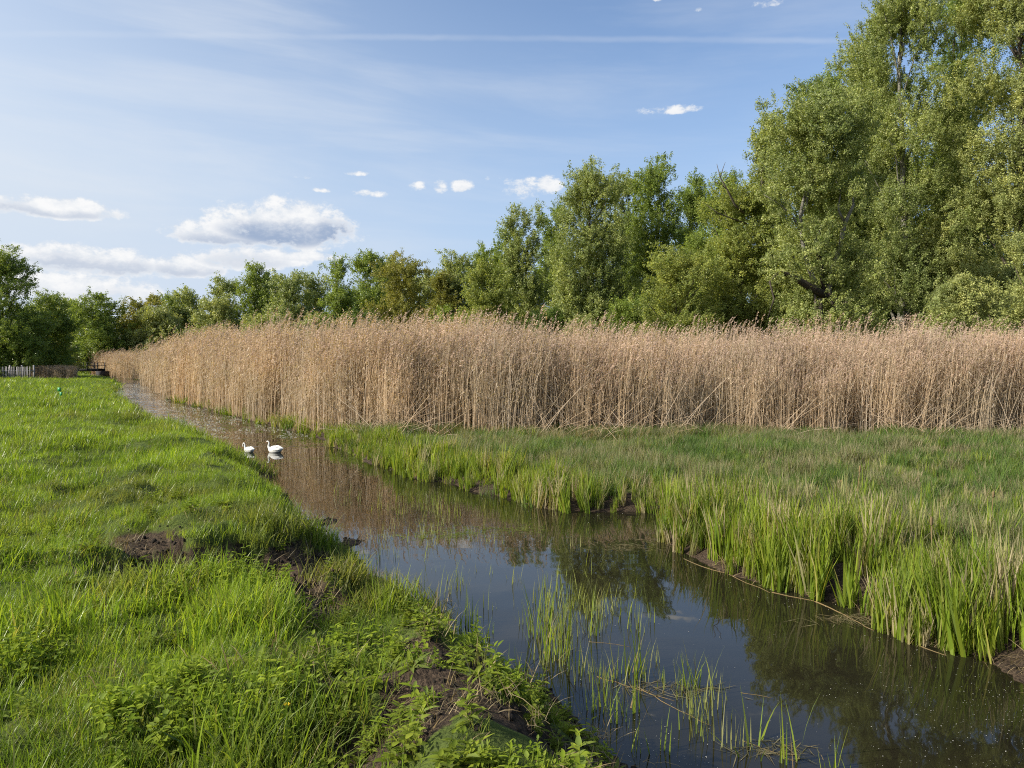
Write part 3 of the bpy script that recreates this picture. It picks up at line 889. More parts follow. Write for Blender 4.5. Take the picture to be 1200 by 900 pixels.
rot = np.column_stack([rng.normal(0, .035, n), rng.normal(0, .035, n), rng.normal(0, .5, n)])
wdn = 1 + 1.0 * sstep(22, 70, pts[:, 1])
scatter('reed_bed', 'dense tan bed of dry common reed with feathery plumes', 'reeds', reed_vars,
        np.column_stack([pts[:, :2], h]), rot, np.column_stack([sz * wdn, sz * wdn, sz * ht]), rng.integers(0, 11, n), rng.random(n) * .12, [M['reed'], M['plume']])
print('reeds', n)

# fallen and leaning reeds along the front of the bed
def leaning(r):
    g = Geo()
    for _ in range(9):
        b = np.array([r.normal() * .3, r.normal() * .3, 0]); a = r.random() * 6.28; el = .25 + .9 * r.random(); L = 1 + 1.2 * r.random()
        d = np.array([math.cos(a) * math.cos(el), math.sin(a) * math.cos(el), math.sin(el)])
        tube([b, b + d * L * .5, b + d * L - np.array([0, 0, .12])], [.006, .005, .003], 3, False, g)
    return g.arrays()
lean_vars = [leaning(r5) for _ in range(5)]
n = 90
px = 380 + rng.random(n) * 1000; y = front_dist(px) - .9 + rng.random(n) * 2.0; x = (px - 600) / F * y
h, dl, dr, ins, sd, left, bare = field(x, y)
k_ = (sd > .3); x = x[k_]; y = y[k_]; h = h[k_]; n = len(x)
scatter('fallen_reeds', 'broken dry reed stems leaning out of the front of the reed bed', 'reeds', lean_vars,
        np.column_stack([x, y, h]), np.column_stack([np.zeros(n), np.zeros(n), rng.random(n) * 6.28]), np.ones((n, 3)) * (.7 + .4 * rng.random((n, 1))), rng.integers(0, 5, n), np.zeros(n), [M['reed']])

# reed patch across the meadow at far left
n = 420
px = 38 + rng.random(n) * 48; y = 74 + rng.random(n) * 5; x = (px - 600) / F * y
h = field(x, y)[0]
sz = .30 + .14 * rng.random(n)
scatter('far_reed_patch', 'low greyish patch of dry reeds at the far end of the meadow beside the fence', 'reeds', reed_vars[:4],
        np.column_stack([x, y, h]), np.column_stack([np.zeros(n), np.zeros(n), rng.random(n) * 6.28]), np.column_stack([sz * 2.2, sz * 2.2, sz]), rng.integers(0, 4, n), .2 * rng.random(n), [M['reed'], M['plume']])

# ================================================================== trees
def rand_dirs(r, n):
    v = r.normal(size=(n, 3)); return v / np.linalg.norm(v, axis=1)[:, None]

def leaf_cloud(r, C, RC, n_per, size, up=.5, zs=1.0, out_c=None, asp=.62):
    """C centres (k,3), RC radii (k,), n_per leaves each -> rhombus leaves, clumped on twigs"""
    idx = np.repeat(np.arange(len(C)), n_per)
    n = len(idx)
    d = rand_dirs(r, n)
    rad = r.random(n) ** .45 * (1 + .28 * r.normal(size=n))
    off = d * rad[:, None] * RC[idx][:, None]
    off[:, 2] *= zs
    # gather leaves onto sub-sprays for light and dark texture
    nsub = 9
    sub = rand_dirs(r, len(C) * nsub).reshape(len(C), nsub, 3) * (.55 + .45 * r.random((len(C), nsub, 1)))
    sub[:, :, 2] *= zs
    pickd = sub[idx, r.integers(0, nsub, n)] * RC[idx][:, None]
    off = np.where((r.random(n) < .62)[:, None], pickd + off * .30, off)
    P = C[idx] + off
    nrm = rand_dirs(r, n) + np.array([0, 0, up]) + off / (RC[idx][:, None] + 1e-6) * .5
    nrm /= np.linalg.norm(nrm, axis=1)[:, None]
    t = np.cross(nrm, rand_dirs(r, n)); t /= np.linalg.norm(t, axis=1)[:, None] + 1e-9
    b = np.cross(nrm, t)
    s = size * (.6 + .8 * r.random(n))[:, None]
    V = np.stack([P - t * s * .5, P + b * s * .5 * asp, P + t * s * .5, P - b * s * .5 * asp], 1).reshape(-1, 3)
    Q = np.arange(n * 4).reshape(-1, 4)
    return V, Q

def spray(r, kind, n=64):
    """a leafy twig about 1 m long, leaves 0.2 m (scaled down when placed)"""
    up = {'upright': 1.0, 'round': .35, 'droop': -.5}[kind]
    t = r.random(n) ** .8
    ax = np.array([.55, 0, up]); ax /= np.linalg.norm(ax)
    side = r.integers(0, 4, n)                      # a few side twigs
    sv = rand_dirs(r, 4) * .42 + ax * .3
    P = ax * (t[:, None] - .35) * .95 + sv[side] * (t * .8)[:, None] + r.normal(size=(n, 3)) * .13
    nrm = rand_dirs(r, n) + np.array([.45, 0, .75]); nrm /= np.linalg.norm(nrm, axis=1)[:, None]
    tt = np.cross(nrm, rand_dirs(r, n)); tt /= np.linalg.norm(tt, axis=1)[:, None]
    b = np.cross(nrm, tt); sz = .205 * (.6 + .8 * r.random(n))[:, None]
    V = np.stack([P - tt * sz * .5, P + b * sz * .32 - tt * sz * .05, P + tt * sz * .5, P - b * sz * .32 - tt * sz * .05], 1).reshape(-1, 3)
    return (V, np.arange(n * 4).reshape(-1, 4), None)
SPRAYS = {k: [spray(np.random.default_rng(60 + i), k) for i in range(5)] for k in ('upright', 'round', 'droop')}

def crown_instances(root, r, C, RC, leaf, size, area, kind, zs):
    """sprays placed through the clusters C; size = leaf length; area = wanted leaf area in square metres"""
    sc_ = size / .205
    one = 64 * .32 * (.205 ** 2) * 1.05 * sc_ ** 2
    N = int(np.clip(area / one, 150, 18000))
    wgt = RC ** 2; idx = r.choice(len(C), N, p=wgt / wgt.sum())
    d = rand_dirs(r, N); rad = r.random(N) ** .38 * (1 + .12 * r.normal(size=N))
    off = d * (rad * RC[idx])[:, None]; off[:, 2] *= zs
    P = C[idx] + off
    P[:, 2] = np.maximum(P[:, 2], .25)
    out = P - np.array([0, 0, 1]) * P[:, 2:3]; az = np.arctan2(P[:, 1] + off[:, 1] * 2, P[:, 0] + off[:, 0] * 2) + r.normal(size=N) * .6
    rot = np.column_stack([r.normal(size=N) * .3, r.normal(size=N) * .35, az])
    s = sc_ * (.8 + .5 * r.random(N))
    scatter('crown', None, None, SPRAYS[kind], P, rot, np.column_stack([s, s, s]), r.integers(0, 5, N), np.clip(r.random(N) * 1.0, 0, 1), [LEAF[leaf]], parent=root)

def profile(kind, t):
    if kind == 'poplar':   return np.clip((.72 + .28 * np.clip(t * 3, 0, 1)) * (1 - t ** 3.0) ** .62, .12, 1)
    if kind == 'column':   return np.clip((.7 + .3 * np.clip(t * 3, 0, 1)) * (1 - t ** 2.4) ** .7, .12, 1)
    if kind == 'round':    return np.clip((1 - np.clip(1.3 * t - .3, 0, 1) ** 2.6) ** .6 * (.85 + .15 * np.clip(t * 3, 0, 1)), .12, 1)
    if kind == 'bush':     return np.clip(np.sqrt(np.clip(1 - t ** 2.1, 0, 1)), .05, 1)
    return np.clip(np.sin(np.pi * (.12 + .85 * t)) ** .7, .05, 1)

TREES = 0
LAI = 7.5
def tree(name, label, cat, px, top, half, d, shape, leaf, seed, group=None, bark='bark_mid', low=.04, nclus=60, leaves=12000,
         lsize=None, sparse=1.0, lean=0.0, trunk=True, limbs=0, bare_top=0, tr_r=None, zs=1.0, pale_limbs=False, xoff=0, depthf=1.0, custom=None, flank=None, open_front=None):
    r = np.random.default_rng(seed)
    x, y, ztop = at_d(px, top, d)
    R = half / F * d
    gz = float(field(np.array([x]), np.array([y]))[0][0])
    H = ztop - gz
    root = empty(name, (x, y, gz))
    tag(root, label, cat, group)
    # crown clusters
    nclus = int(nclus * 1.5)
    t = r.random(nclus * 4)
    w_ = profile(shape, t) ** 1.3; t = t[r.random(len(t)) < w_ / w_.max()][:nclus]
    k = len(t)
    ang = r.random(k) * 2 * np.pi
    lobes = 1 + .20 * np.sin(ang * 3 + r.random() * 6 + t * 5) + .13 * np.sin(ang * 5 - t * 9 + r.random() * 6)
    rad = R * profile(shape, t) * lobes * r.random(k) ** .42 * .80
    zc = H * (low + (1 - low) * t * .93)
    rc = .62 * (R * R * H * 2 / k) ** (1 / 3) * (.65 + .6 * r.random(k)) * (1.12 - .34 * t)
    rc = np.maximum(rc, .25)
    C = np.column_stack([rad * np.cos(ang) + lean * H * t, rad * np.sin(ang) * .85 * depthf, zc])
    if not open_front:
        tb = np.linspace(.06, .88, 9); rb = R * profile(shape, tb) * .60
        Cb = np.column_stack([lean * H * tb + r.normal(size=9) * .10 * R, r.normal(size=9) * .1 * R, H * (low + (1 - low) * tb * .93)])
        C = np.vstack([C, Cb]); rc = np.concatenate([rc, np.minimum(rb, H * (1 - tb) * .9 + .3)])
    # leader tufts at the top so that the outline is ragged
    m = max(4, k // 8)
    ta = r.random(m) * 6.28; trd = R * .62 * r.random(m)
    C2 = np.column_stack([trd * np.cos(ta) + lean * H, trd * np.sin(ta), H * (.86 + .09 * r.random(m)) - trd * .45])
    C = np.vstack([C, C2]); rc = np.concatenate([rc, R * .20 * (.7 + .8 * r.random(m))])
    if open_front:
        z0, z1, pr = open_front
        kf = ~((C[:, 1] < .25 * R) & (np.abs(C[:, 0]) < .72 * R) & (C[:, 2] > z0 * H) & (C[:, 2] < z1 * H) & (r.random(len(C)) < pr))
        C = C[kf]; rc = rc[kf]
    if flank is not None:
        F_ = np.array(flank, float); C = np.vstack([C, F_[:, :3]]); rc = np.concatenate([rc, F_[:, 3]])
    ls = (lsize or max(.10, d * .0030)) * (.66 if d < 55 else .64)
    lk = {'poplar': 'upright', 'column': 'upright', 'bush': 'round', 'round': 'round'}[shape]
    if leaf in ('silver', 'olive') and shape in ('round', 'bush') and r.random() < .6: lk = 'droop'
    area = 2 * R * (H * (1 - low)) * .8 * LAI * sparse
    crown_instances(root, r, C, rc, leaf, ls, area, lk, zs)
    # trunk and limbs
    if trunk:
        tr = tr_r or max(.10, H * .016)
        hgt = H * (.80 if shape in ('poplar', 'column') else .55)
        n = 9; tt = np.linspace(0, 1, n)
        wob = np.cumsum(r.normal(size=(n, 2)) * .02 * H / n ** .5, axis=0)
        path = np.column_stack([wob[:, 0] * tt + lean * H * tt * .8, wob[:, 1] * tt, hgt * tt - .15 * (tt == 0)])
        g = tube(path, tr * (1 - .85 * tt) + .02, 8)
        # slender branches carried by the trunk mesh
        nb_ = min(len(C), 26 if d < 60 else 12)
        order = r.permutation(len(C))[:nb_]
        limb_i = set(order[:limbs])
        for i in order:
            c = C[i]; dist = math.hypot(c[0], c[1])
            z0 = np.clip(c[2] - dist * .8 - .08 * H, .12 * H, hgt * .95)
            p0 = np.array([np.interp(z0, path[:, 2], path[:, 0]), np.interp(z0, path[:, 2], path[:, 1]), z0])
            mid = p0 * .5 + c * .5 + np.array([r.normal() * .05 * R, r.normal() * .05 * R, .12 * dist])
            mid2 = p0 * .2 + c * .8 + np.array([r.normal() * .06 * R, 0, .10 * dist])
            s = np.linspace(0, 1, 6)[:, None]
            pth = (1 - s) ** 3 * p0 + 3 * s * (1 - s) ** 2 * mid + 3 * s * s * (1 - s) * mid2 + s ** 3 * c
            r0 = tr * (.42 if i in limb_i else .22) * (1 - .6 * z0 / H) + .012
            gg = tube(pth, np.linspace(r0, .012, 6), 5, False)
            if i in limb_i:
                gg.obj('limb', M['bark_pale' if pale_limbs else bark], root, True)
            else:
                V_, Q_, T_ = gg.arrays(); g.add(V_, Q_, T_)
        g.obj('trunk', M[bark], root, True)
    if custom: custom(root, r, gz, x, y)
    global TREES; TREES += 1
    return root

G_R = None
far = dict(bark='bark_mid')
# --- the big trees on the right
def leaning_willow(root, r, gz, X, Y):
    def P(px, py, dd=0): 
        a = at_d(px, py, Y + dd); return (a[0] - X, a[1] - Y, a[2] - gz)
    tube([P(1032, 408, .4), P(1018, 388, .2), (P(1000, 370)), P(982, 357), P(968, 345)], [.30, .29, .27, .25, .22], 9).obj('trunk', M['bark_dark'], root, True)
    for pth, rr_, mt in [
        ([P(972, 349), P(952, 338, -.2), P(932, 326, -.4), P(914, 318, -.7), P(906, 326, -.8)], [.22, .20, .15, .09, .05], 'bark_dark'),
        ([P(930, 326, -.4), P(926, 312, -.6), P(930, 300, -.7)], [.10, .08, .04], 'bark_dark'),
        ([P(912, 319, -.7), P(902, 330, -.9), P(907, 350, -1), P(900, 372, -1)], [.07, .05, .04, .03], 'bark_dark'),
        ([P(962, 345), P(952, 325, -.2), P(944, 300, -.4), P(939, 275, -.5), P(938, 250, -.6), P(944, 225, -.6), P(950, 205, -.6)], [.16, .13, .11, .10, .08, .06, .03], 'bark_pale'),
        ([P(939, 275, -.5), P(930, 255, -.6), P(915, 240, -.8), P(895, 228, -1)], [.07, .05, .04, .02], 'bark_pale'),
        ([P(938, 255, -.6), P(945, 240, -.6), P(948, 222, -.4), P(960, 200, -.3)], [.06, .05, .04, .02], 'bark_pale'),
        ([P(970, 348), P(974, 320, .2), P(984, 290, .2), P(990, 262, .1), P(1000, 240, 0), P(998, 220, 0)], [.15, .13, .11, .10, .07, .04], 'bark_pale'),
        ([P(990, 262, .1), P(982, 245, 0), P(985, 225, 0), P(975, 200, 0)], [.06, .05, .04, .02], 'bark_pale'),
        ([P(966, 347, .1), P(962, 310, .3), P(955, 285, .4), P(965, 260, .5)], [.13, .11, .09, .05], 'bark_dark'),
        ([P(960, 350, -.1), P(962, 375, -.2), P(963, 400, -.2)], [.13, .14, .15], 'bark_mid'),
        ([P(955, 345, -.1), P(957, 372, -.3), P(956, 402, -.3)], [.06, .07, .08], 'bark_mid'),
        ([P(982, 357, -.3), P(1000, 352, -.8), P(1012, 360, -1.0)], [.07, .05, .03], 'bark_dark')]:
        tube(pth, rr_, 6).obj('limb', M[mt], root, True)

tree('poplar_tree', 'very tall silvery poplar at the right edge of the wood, dark trunk showing through gaps', 'tree', 1196, -75, 92, 43, 'poplar', 'silver', 101, bark='bark_dark', nclus=120, leaves=62000, limbs=3, low=.12, lsize=.125, zs=1.15, sparse=.8, tr_r=.4, open_front=(.2, .9, .35))
tree('poplar_tree', 'tall poplar with slender pale trunk rising above the leaning willow', 'tree', 1062, -42, 88, 47, 'poplar', 'poplar', 102, bark='bark_pale', nclus=120, leaves=62000, limbs=6, low=.2, lsize=.12, zs=1.1, pale_limbs=True, sparse=.8, tr_r=.3, open_front=(.35, .85, .4))
tree('poplar_tree', 'tall dark-trunked poplar rising between the two silvery ones at far right', 'tree', 1128, -35, 62, 53, 'poplar', 'mid', 103, bark='bark_dark', nclus=80, leaves=30000, limbs=3, low=.15, lsize=.15, sparse=.75, tr_r=.42)
tree('willow_tree', 'broad yellow-green willow with crooked pale stems on a dark leaning trunk', 'tree', 962, 100, 98, 38, 'round', 'poplar', 104, nclus=120, leaves=56000, low=.16, lsize=.115, trunk=False, custom=leaning_willow, depthf=.8, sparse=.7, open_front=(.10, .62, .60))
tree('poplar_tree', 'slim poplar whose tip pokes out on the left shoulder of the leaning willow', 'tree', 903, 106, 36, 48, 'column', 'poplar', 105, nclus=50, leaves=15000, low=.2, lsize=.14)
def dead_branch(root, r, gz, X, Y):
    def P(px, py, dd=0):
        a = at_d(px, py, Y + dd); return (a[0] - X, a[1] - Y, a[2] - gz)
    tube([P(872, 250, -1), P(861, 240, -1.3), P(852, 222, -1.5), P(844, 208, -1.6), P(840, 192, -1.6)], [.07, .06, .045, .03, .012], 5).obj('dead_branch', M['bark_mid'], root, True)
    tube([P(852, 222, -1.5), P(846, 217, -1.6), P(836, 212, -1.7)], [.03, .02, .01], 4).obj('dead_branch', M['bark_mid'], root, True)
    tube([P(844, 208, -1.6), P(847, 198, -1.6), P(850, 190, -1.6)], [.025, .018, .008], 4).obj('dead_branch', M['bark_mid'], root, True)
    tube([P(875, 262, -1), P(858, 256, -1.4), P(842, 250, -1.6), P(828, 240, -1.8)], [.05, .04, .03, .012], 5).obj('dead_branch', M['bark_mid'], root, True)
tree('willow_tree', 'light green tree with a bare dead branch sticking out of its left top', 'tree', 868, 205, 66, 42, 'round', 'bright', 106, nclus=85, leaves=34000, low=.03, lsize=.12, custom=dead_branch, depthf=.8)
tree('alder_tree', 'low spreading fresh-green tree with layered boughs in front of the poplars', 'tree', 792, 290, 72, 39, 'bush', 'bright', 107, nclus=80, leaves=30000, low=.02, lsize=.115, limbs=3)
tree('willow_bush', 'pale rounded willow bush below the tall poplars at right', 'bush', 1125, 318, 66, 34, 'bush', 'silver', 108, nclus=80, leaves=30000, low=.02, lsize=.10, limbs=2, bark='bark_dark')
tree('willow_bush', 'greyish willow bush at the very right edge behind the reeds', 'bush', 1214, 262, 46, 36, 'bush', 'silver', 109, nclus=60, leaves=22000, low=.02, lsize=.105)
tree('hawthorn_bush', 'fresh green bush under the leaning trunk beside the pale willow bush', 'bush', 1000, 352, 60, 43, 'bush', 'bright', 110, nclus=50, leaves=14000, low=.02, lsize=.12, bark='bark_dark')
tree('hawthorn_bush', 'dark green bush in the shade between leaning willow and light green tree', 'bush', 905, 348, 50, 46, 'bush', 'mid', 111, nclus=45, leaves=12000, low=.02, lsize=.13, bark='bark_dark')
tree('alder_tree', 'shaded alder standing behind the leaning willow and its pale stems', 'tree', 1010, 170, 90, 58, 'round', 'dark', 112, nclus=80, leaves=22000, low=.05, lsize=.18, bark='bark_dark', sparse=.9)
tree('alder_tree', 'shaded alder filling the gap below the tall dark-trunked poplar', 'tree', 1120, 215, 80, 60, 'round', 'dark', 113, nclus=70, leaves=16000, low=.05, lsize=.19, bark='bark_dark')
# --- centre
tree('poplar_tree', 'dense grey-green poplar, the left and fuller of the two in the middle', 'tree', 690, 186, 64, 62, 'poplar', 'poplar', 120, nclus=110, leaves=40000, low=.05, lsize=.165, zs=1.35)
tree('poplar_tree', 'tall grey-green poplar, the right one of the pair in the middle', 'tree', 768, 178, 48, 67, 'poplar', 'mid', 121, nclus=90, leaves=26000, low=.05, lsize=.18, zs=1.35)
tree('poplar_tree', 'darker poplar peeping out behind the right side of the middle pair', 'tree', 812, 194, 28, 76, 'column', 'mid', 122, nclus=40, leaves=9000, low=.2, lsize=.21, zs=1.3)
tree('poplar_tree', 'slender grey-green poplar leaning against the left side of the middle pair', 'tree', 612, 236, 34, 72, 'column', 'poplar', 123, nclus=60, leaves=15000, low=.06, lsize=.185, zs=1.3)
tree('alder_tree', 'bright green tree at the foot of the slender poplar', 'tree', 570, 303, 42, 66, 'round', 'bright', 124, nclus=55, leaves=14000, low=.03, lsize=.175)
tree('ash_tree', 'thin-crowned tree showing above the bright green tree', 'tree', 566, 279, 34, 96, 'round', 'mid', 125, nclus=40, leaves=7000, low=.1, lsize=.26, sparse=.7)
tree('willow_tree', 'olive willow with dark boughs showing through its crown', 'tree', 470, 297, 52, 84, 'round', 'olive', 126, nclus=70, leaves=16000, low=.05, lsize=.22, limbs=5, bark='bark_dark', sparse=.8)
tree('ash_tree', 'open-crowned grey-green tree just left of the olive willow', 'tree', 432, 289, 34, 102, 'round', 'mid', 127, nclus=50, leaves=9000, low=.08, lsize=.27)
tree('ash_tree', 'dark narrow tree between the open-crowned tree and the far row', 'tree', 396, 300, 28, 92, 'poplar', 'mid', 128, nclus=50, leaves=10000, low=.05, lsize=.24)
tree('ash_tree', 'tree of uneven crown between olive willow and bright green tree', 'tree', 520, 316, 30, 90, 'round', 'olive', 129, nclus=40, leaves=8000, low=.05, lsize=.25)
GF = 'trees of the far wood behind the reed bed'
far_rows = [
    ('poplar_tree', 'rounded poplar crown stepping down left of the slender pale trunk', 958, 66, 46, 54, 'round', 'mid'),
    ('poplar_tree', 'broad poplar crown behind the slender pale trunk at upper right', 1018, 14, 50, 57, 'poplar', 'poplar'),
    ('poplar_tree', 'poplar rising directly behind the bare dead branch', 852, 196, 38, 56, 'poplar', 'mid'),
    ('ash_tree', 'rounded crown just left of the bright green tree at centre', 538, 288, 32, 92, 'round', 'poplar'),
    ('poplar_tree', 'grey-green poplar top filling the notch between slender poplar and middle pair', 652, 232, 36, 80, 'poplar', 'mid'),
    ('poplar_tree', 'poplar standing in the saddle between the two middle poplars', 732, 196, 36, 74, 'poplar', 'poplar'),
    ('ash_tree', 'shaded tree between the middle pair and the tree with the dead branch', 822, 262, 44, 60, 'round', 'mid'),
    ('alder_tree', 'green alder at the left foot of the tree with the dead branch', 835, 300, 40, 50, 'bush', 'bright'),
    ('poplar_tree', 'second slender poplar behind the bright green tree at centre', 592, 262, 26, 86, 'column', 'mid'),
    ('ash_tree', 'rounded tree between olive willow and the tree of uneven crown', 500, 312, 34, 98, 'round', 'poplar'),
    ('ash_tree', 'grey-green tree with flat crown behind the olive willow', 455, 300, 34, 112, 'round', 'poplar'),
    ('ash_tree', 'far tree filling the row right of the second in the row', 370, 316, 30, 124, 'round', 'poplar'),
    ('ash_tree', 'far tree with blunt top next to the highest dark one', 322, 316, 26, 130, 'round', 'poplar'),
    ('ash_tree', 'far tree low behind the left of the two rounded willows', 205, 340, 30, 140, 'round', 'mid'),
    ('ash_tree', 'far ash of uneven top, second in the row left of the dark narrow tree', 342, 312, 30, 118, 'round', 'poplar'),
    ('ash_tree', 'far dark tree with the highest top left of the big cloud gap', 300, 306, 24, 122, 'poplar', 'mid'),
    ('ash_tree', 'far low-topped tree next behind the second round willow', 262, 322, 26, 126, 'round', 'poplar'),
    ('ash_tree', 'far tree in the dip between the two rounded willows', 222, 336, 24, 134, 'round', 'poplar'),
    ('birch_tree', 'far brownish birch above the lit side of the first round willow', 178, 341, 20, 130, 'round', 'olive'),
    ('willow_tree', 'narrow tan-green willow left of the first round willow', 152, 346, 22, 130, 'round', 'olive'),
    ('ash_tree', 'broad dark ash standing over the footbridge', 112, 340, 42, 124, 'round', 'mid'),
    ('ash_tree', 'dark ash behind the far end of the footbridge', 80, 346, 26, 132, 'round', 'poplar'),
    ('willow_tree', 'rounded pale willow, lit on its left side, nearest the bend', 188, 352, 35, 126, 'bush', 'silver'),
    ('willow_tree', 'rounded pale willow right of its twin at the bend', 252, 344, 33, 118, 'bush', 'silver'),
    ('willow_bush', 'low grey willow bush under the far row beside the round willows', 312, 362, 34, 90, 'bush', 'silver'),
    ('willow_bush', 'low grey-green bush under the dark narrow tree', 366, 370, 30, 84, 'bush', 'silver'),
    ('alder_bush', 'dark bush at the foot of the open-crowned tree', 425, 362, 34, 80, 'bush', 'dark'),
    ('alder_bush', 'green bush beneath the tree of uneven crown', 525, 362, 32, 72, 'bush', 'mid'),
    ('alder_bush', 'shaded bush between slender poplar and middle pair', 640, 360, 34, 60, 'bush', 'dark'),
    ('alder_bush', 'dark bush behind the low spreading fresh-green tree', 738, 345, 40, 56, 'bush', 'mid'),
    ('alder_bush', 'grey-green bush under the left side of the middle poplars', 683, 368, 34, 55, 'bush', 'silver'),
]
for i, (nm, lb, px, top, half, d, shp, lf) in enumerate(far_rows):
    nn_ = int(half * (400 - top) * 1.15 + 1500)
    tree(nm, lb, 'tree' if 'tree' in nm else 'bush', px, top, half * 1.12, d, shp, lf, (198 + i) if i > 3 else 170 + i, group=None, nclus=45, leaves=nn_, low=.04, lsize=d * .0027, bark='bark_dark')
# --- far left
tree('ash_tree', 'big dark tree at the left edge beyond the fence', 'tree', 4, 289, 62, 76, 'round', 'mid', 130, nclus=80, leaves=20000, low=.04, lsize=.19, bark='bark_dark')
tree('ash_tree', 'smaller tree leaning out from the right side of the big left-edge tree', 'tree', 56, 340, 36, 82, 'round', 'mid', 131, nclus=50, leaves=10000, low=.05, lsize=.21, bark='bark_dark')
tree('hawthorn_bush', 'olive-brown bush between fence and footbridge', 'bush', 66, 380, 26, 97, 'bush', 'olive', 132, nclus=40, leaves=6500, low=.02, lsize=.23)
tree('hawthorn_bush', 'yellow-green bush behind the grey fence', 'bush', 44, 394, 26, 84, 'bush', 'bright', 133, nclus=36, leaves=5500, low=.02, lsize=.21)
tree('hawthorn_bush', 'dark bush at the left edge behind the fence', 'bush', -10, 392, 34, 82, 'bush', 'mid', 134, nclus=36, leaves=6000, low=.02, lsize=.21)

# far wood: reads as one mass behind everything
def far_wood():
    r = np.random.default_rng(40)
    C = []; RC = []
    for px in np.arange(-700, 2100, 17):
        d = 150 + r.random() * 25
        H = (11 + 3 * r.random()) if px < 700 else 14 + 4 * r.random()
        x = (px - 600) / F * d
        for k in range(5):
            C.append((x + r.normal() * 1.6, d + r.normal() * 3, H * (.12 + .8 * k / 4.6))); RC.append(2.2 + r.random() * 1.2)
    C = np.array(C); RC = np.array(RC)
    V, Q = leaf_cloud(r, C, RC, np.full(len(C), 85), .62, .4)
    V[:, 2] = np.maximum(V[:, 2], .6)
    o = mesh_obj('far_wood', V, Q, None, LEAF['dark'])
    tag(o, 'distant dark wood closing the view behind all the trees', 'wood', kind='stuff')
far_wood()

# ================================================================== swans
def loft(rings, n=14):
    """rings: (centre, right vector, up vector, half width, half height)"""
    g = Geo(); V = []; th = np.linspace(0, 2 * np.pi, n, endpoint=False)
    for c, rt, up, a, b in rings:
        c = np.array(c, float); rt = np.array(rt, float); up = np.array(up, float)
        for t in th: V.append(c + rt * a * math.cos(t) + up * b * math.sin(t))
    m = len(rings)
    V += [np.array(rings[0][0], float), np.array(rings[-1][0], float)]
    Q = [(i*n+j, i*n+(j+1) % n, (i+1)*n+(j+1) % n, (i+1)*n+j) for i in range(m-1) for j in range(n)]
    T = [(m*n, (j+1) % n, j) for j in range(n)] + [(m*n+1, (m-1)*n+j, (m-1)*n+(j+1) % n) for j in range(n)]
    return g.add(V, Q, T)

def swan(label, loc, rz, neck, s=1.0):
    """faces +x; body about 0.8 m long; neck = centre line in the x-z plane (with y), from the chest to the crown"""
    root = empty('swan', loc, rz); root.scale = (s, s, s)
    tag(root, label, 'swan', 'pair of swans on the stream')
    R_ = (0, 1, 0)
    rings = []
    for x, z, a, b in [(-.46, .16, .015, .012), (-.40, .14, .07, .05), (-.30, .11, .13, .10), (-.15, .09, .19, .15), (.02, .085, .21, .165), (.18, .09, .19, .155), (.30, .11, .14, .125), (.37, .14, .10, .10)]:
        rings.append(((x, 0, z), R_, (0, 0, 1), a, b))
    N = [np.array(p, float) for p in neck]
    rad = np.interp(np.linspace(0, 1, len(N)), [0, .25, .8, .88, .95, 1], [.065, .036, .024, .036, .038, .026])
    for k, p in enumerate(N):
        tg = (N[min(k+1, len(N)-1)] - N[max(k-1, 0)]); tg /= np.linalg.norm(tg)
        rt = np.array([0, 1.0, 0]) - tg * tg[1]; rt /= np.linalg.norm(rt); up = np.cross(tg, rt) * -1
        rings.append((p, rt, up, rad[k], rad[k] * 1.08))
    loft(rings).obj('body', M['white'], root, True)
    # folded wings with layered tips
    for sd_ in (-1, 1):
        rr_ = []
        for x, z, a, b in [(.24, .16, .02, .04), (.14, .19, .05, .10), (-.02, .21, .065, .12), (-.18, .21, .06, .11), (-.34, .20, .04, .075), (-.48, .20, .012, .02)]:
            rr_.append(((x, sd_ * (.135 - .18 * max(0, -x - .1)), z), (0, 1, .5 * -sd_), (0, -.35 * sd_, 1), a, b))
        wg = loft(rr_, 10).obj('wing', M['white'], root, True)
        g = Geo()
        for q_ in range(4):
            x0 = -.10 - .08 * q_; oval_leaf(g, (x0, sd_ * (.150 - .02 * q_), .27 - .015 * q_), (-1, -.25 * sd_, .05), (0, .6 * sd_, 1), .24, .07, .1, .05)
        g.obj('feather', M['grey_feather'], wg)
    hd = N[-1]; dr_ = N[-1] - N[-3]; dr_ /= np.linalg.norm(dr_)
    bk = tube([hd - dr_ * .005, hd + dr_ * .04 - np.array([0, 0, .006]), hd + dr_ * .085 - np.array([0, 0, .012])], [.022, .016, .007], 8, True, None, [1, .7, .4]).obj('beak', M['beak'], root, True)
    tube([hd + np.array([0, 0, .020]) - dr_ * .004, hd + dr_ * .022 + np.array([0, 0, .024])], [.012, .010], 6).obj('knob', M['black'], bk, True)
    for sd_ in (-1, 1):
        e = N[-2] + np.array([0, sd_ * .040, .012]); tube([e, e + np.array([0, sd_ * .006, 0])], [.007, .004], 6).obj('eye', M['black'], root, True)
    return root
up_neck = [(.40, 0, .18), (.43, 0, .24), (.43, 0, .31), (.40, 0, .39), (.38, 0, .47), (.39, 0, .54), (.42, 0, .60), (.47, 0, .625), (.52, 0, .62), (.56, 0, .605)]
low_neck = [(.40, 0, .18), (.44, 0, .23), (.45, 0, .29), (.43, 0, .35), (.41, 0, .40), (.42, 0, .45), (.45, 0, .485), (.49, 0, .495), (.53, 0, .485), (.56, 0, .47)]
arched = [(.40, 0, .18), (.44, 0, .26), (.45, 0, .35), (.47, 0, .43), (.52, 0, .48), (.58, 0, .48), (.63, 0, .43), (.655, 0, .36), (.66, 0, .30), (.665, 0, .26)]
x, y = at_z(322.5, 530, 0)
swan('white swan with its rounded back turned, on open water, farther from the grassy bank', (x, y, 0), math.radians(150), low_neck, .50)
x, y = at_z(292, 530, 0)
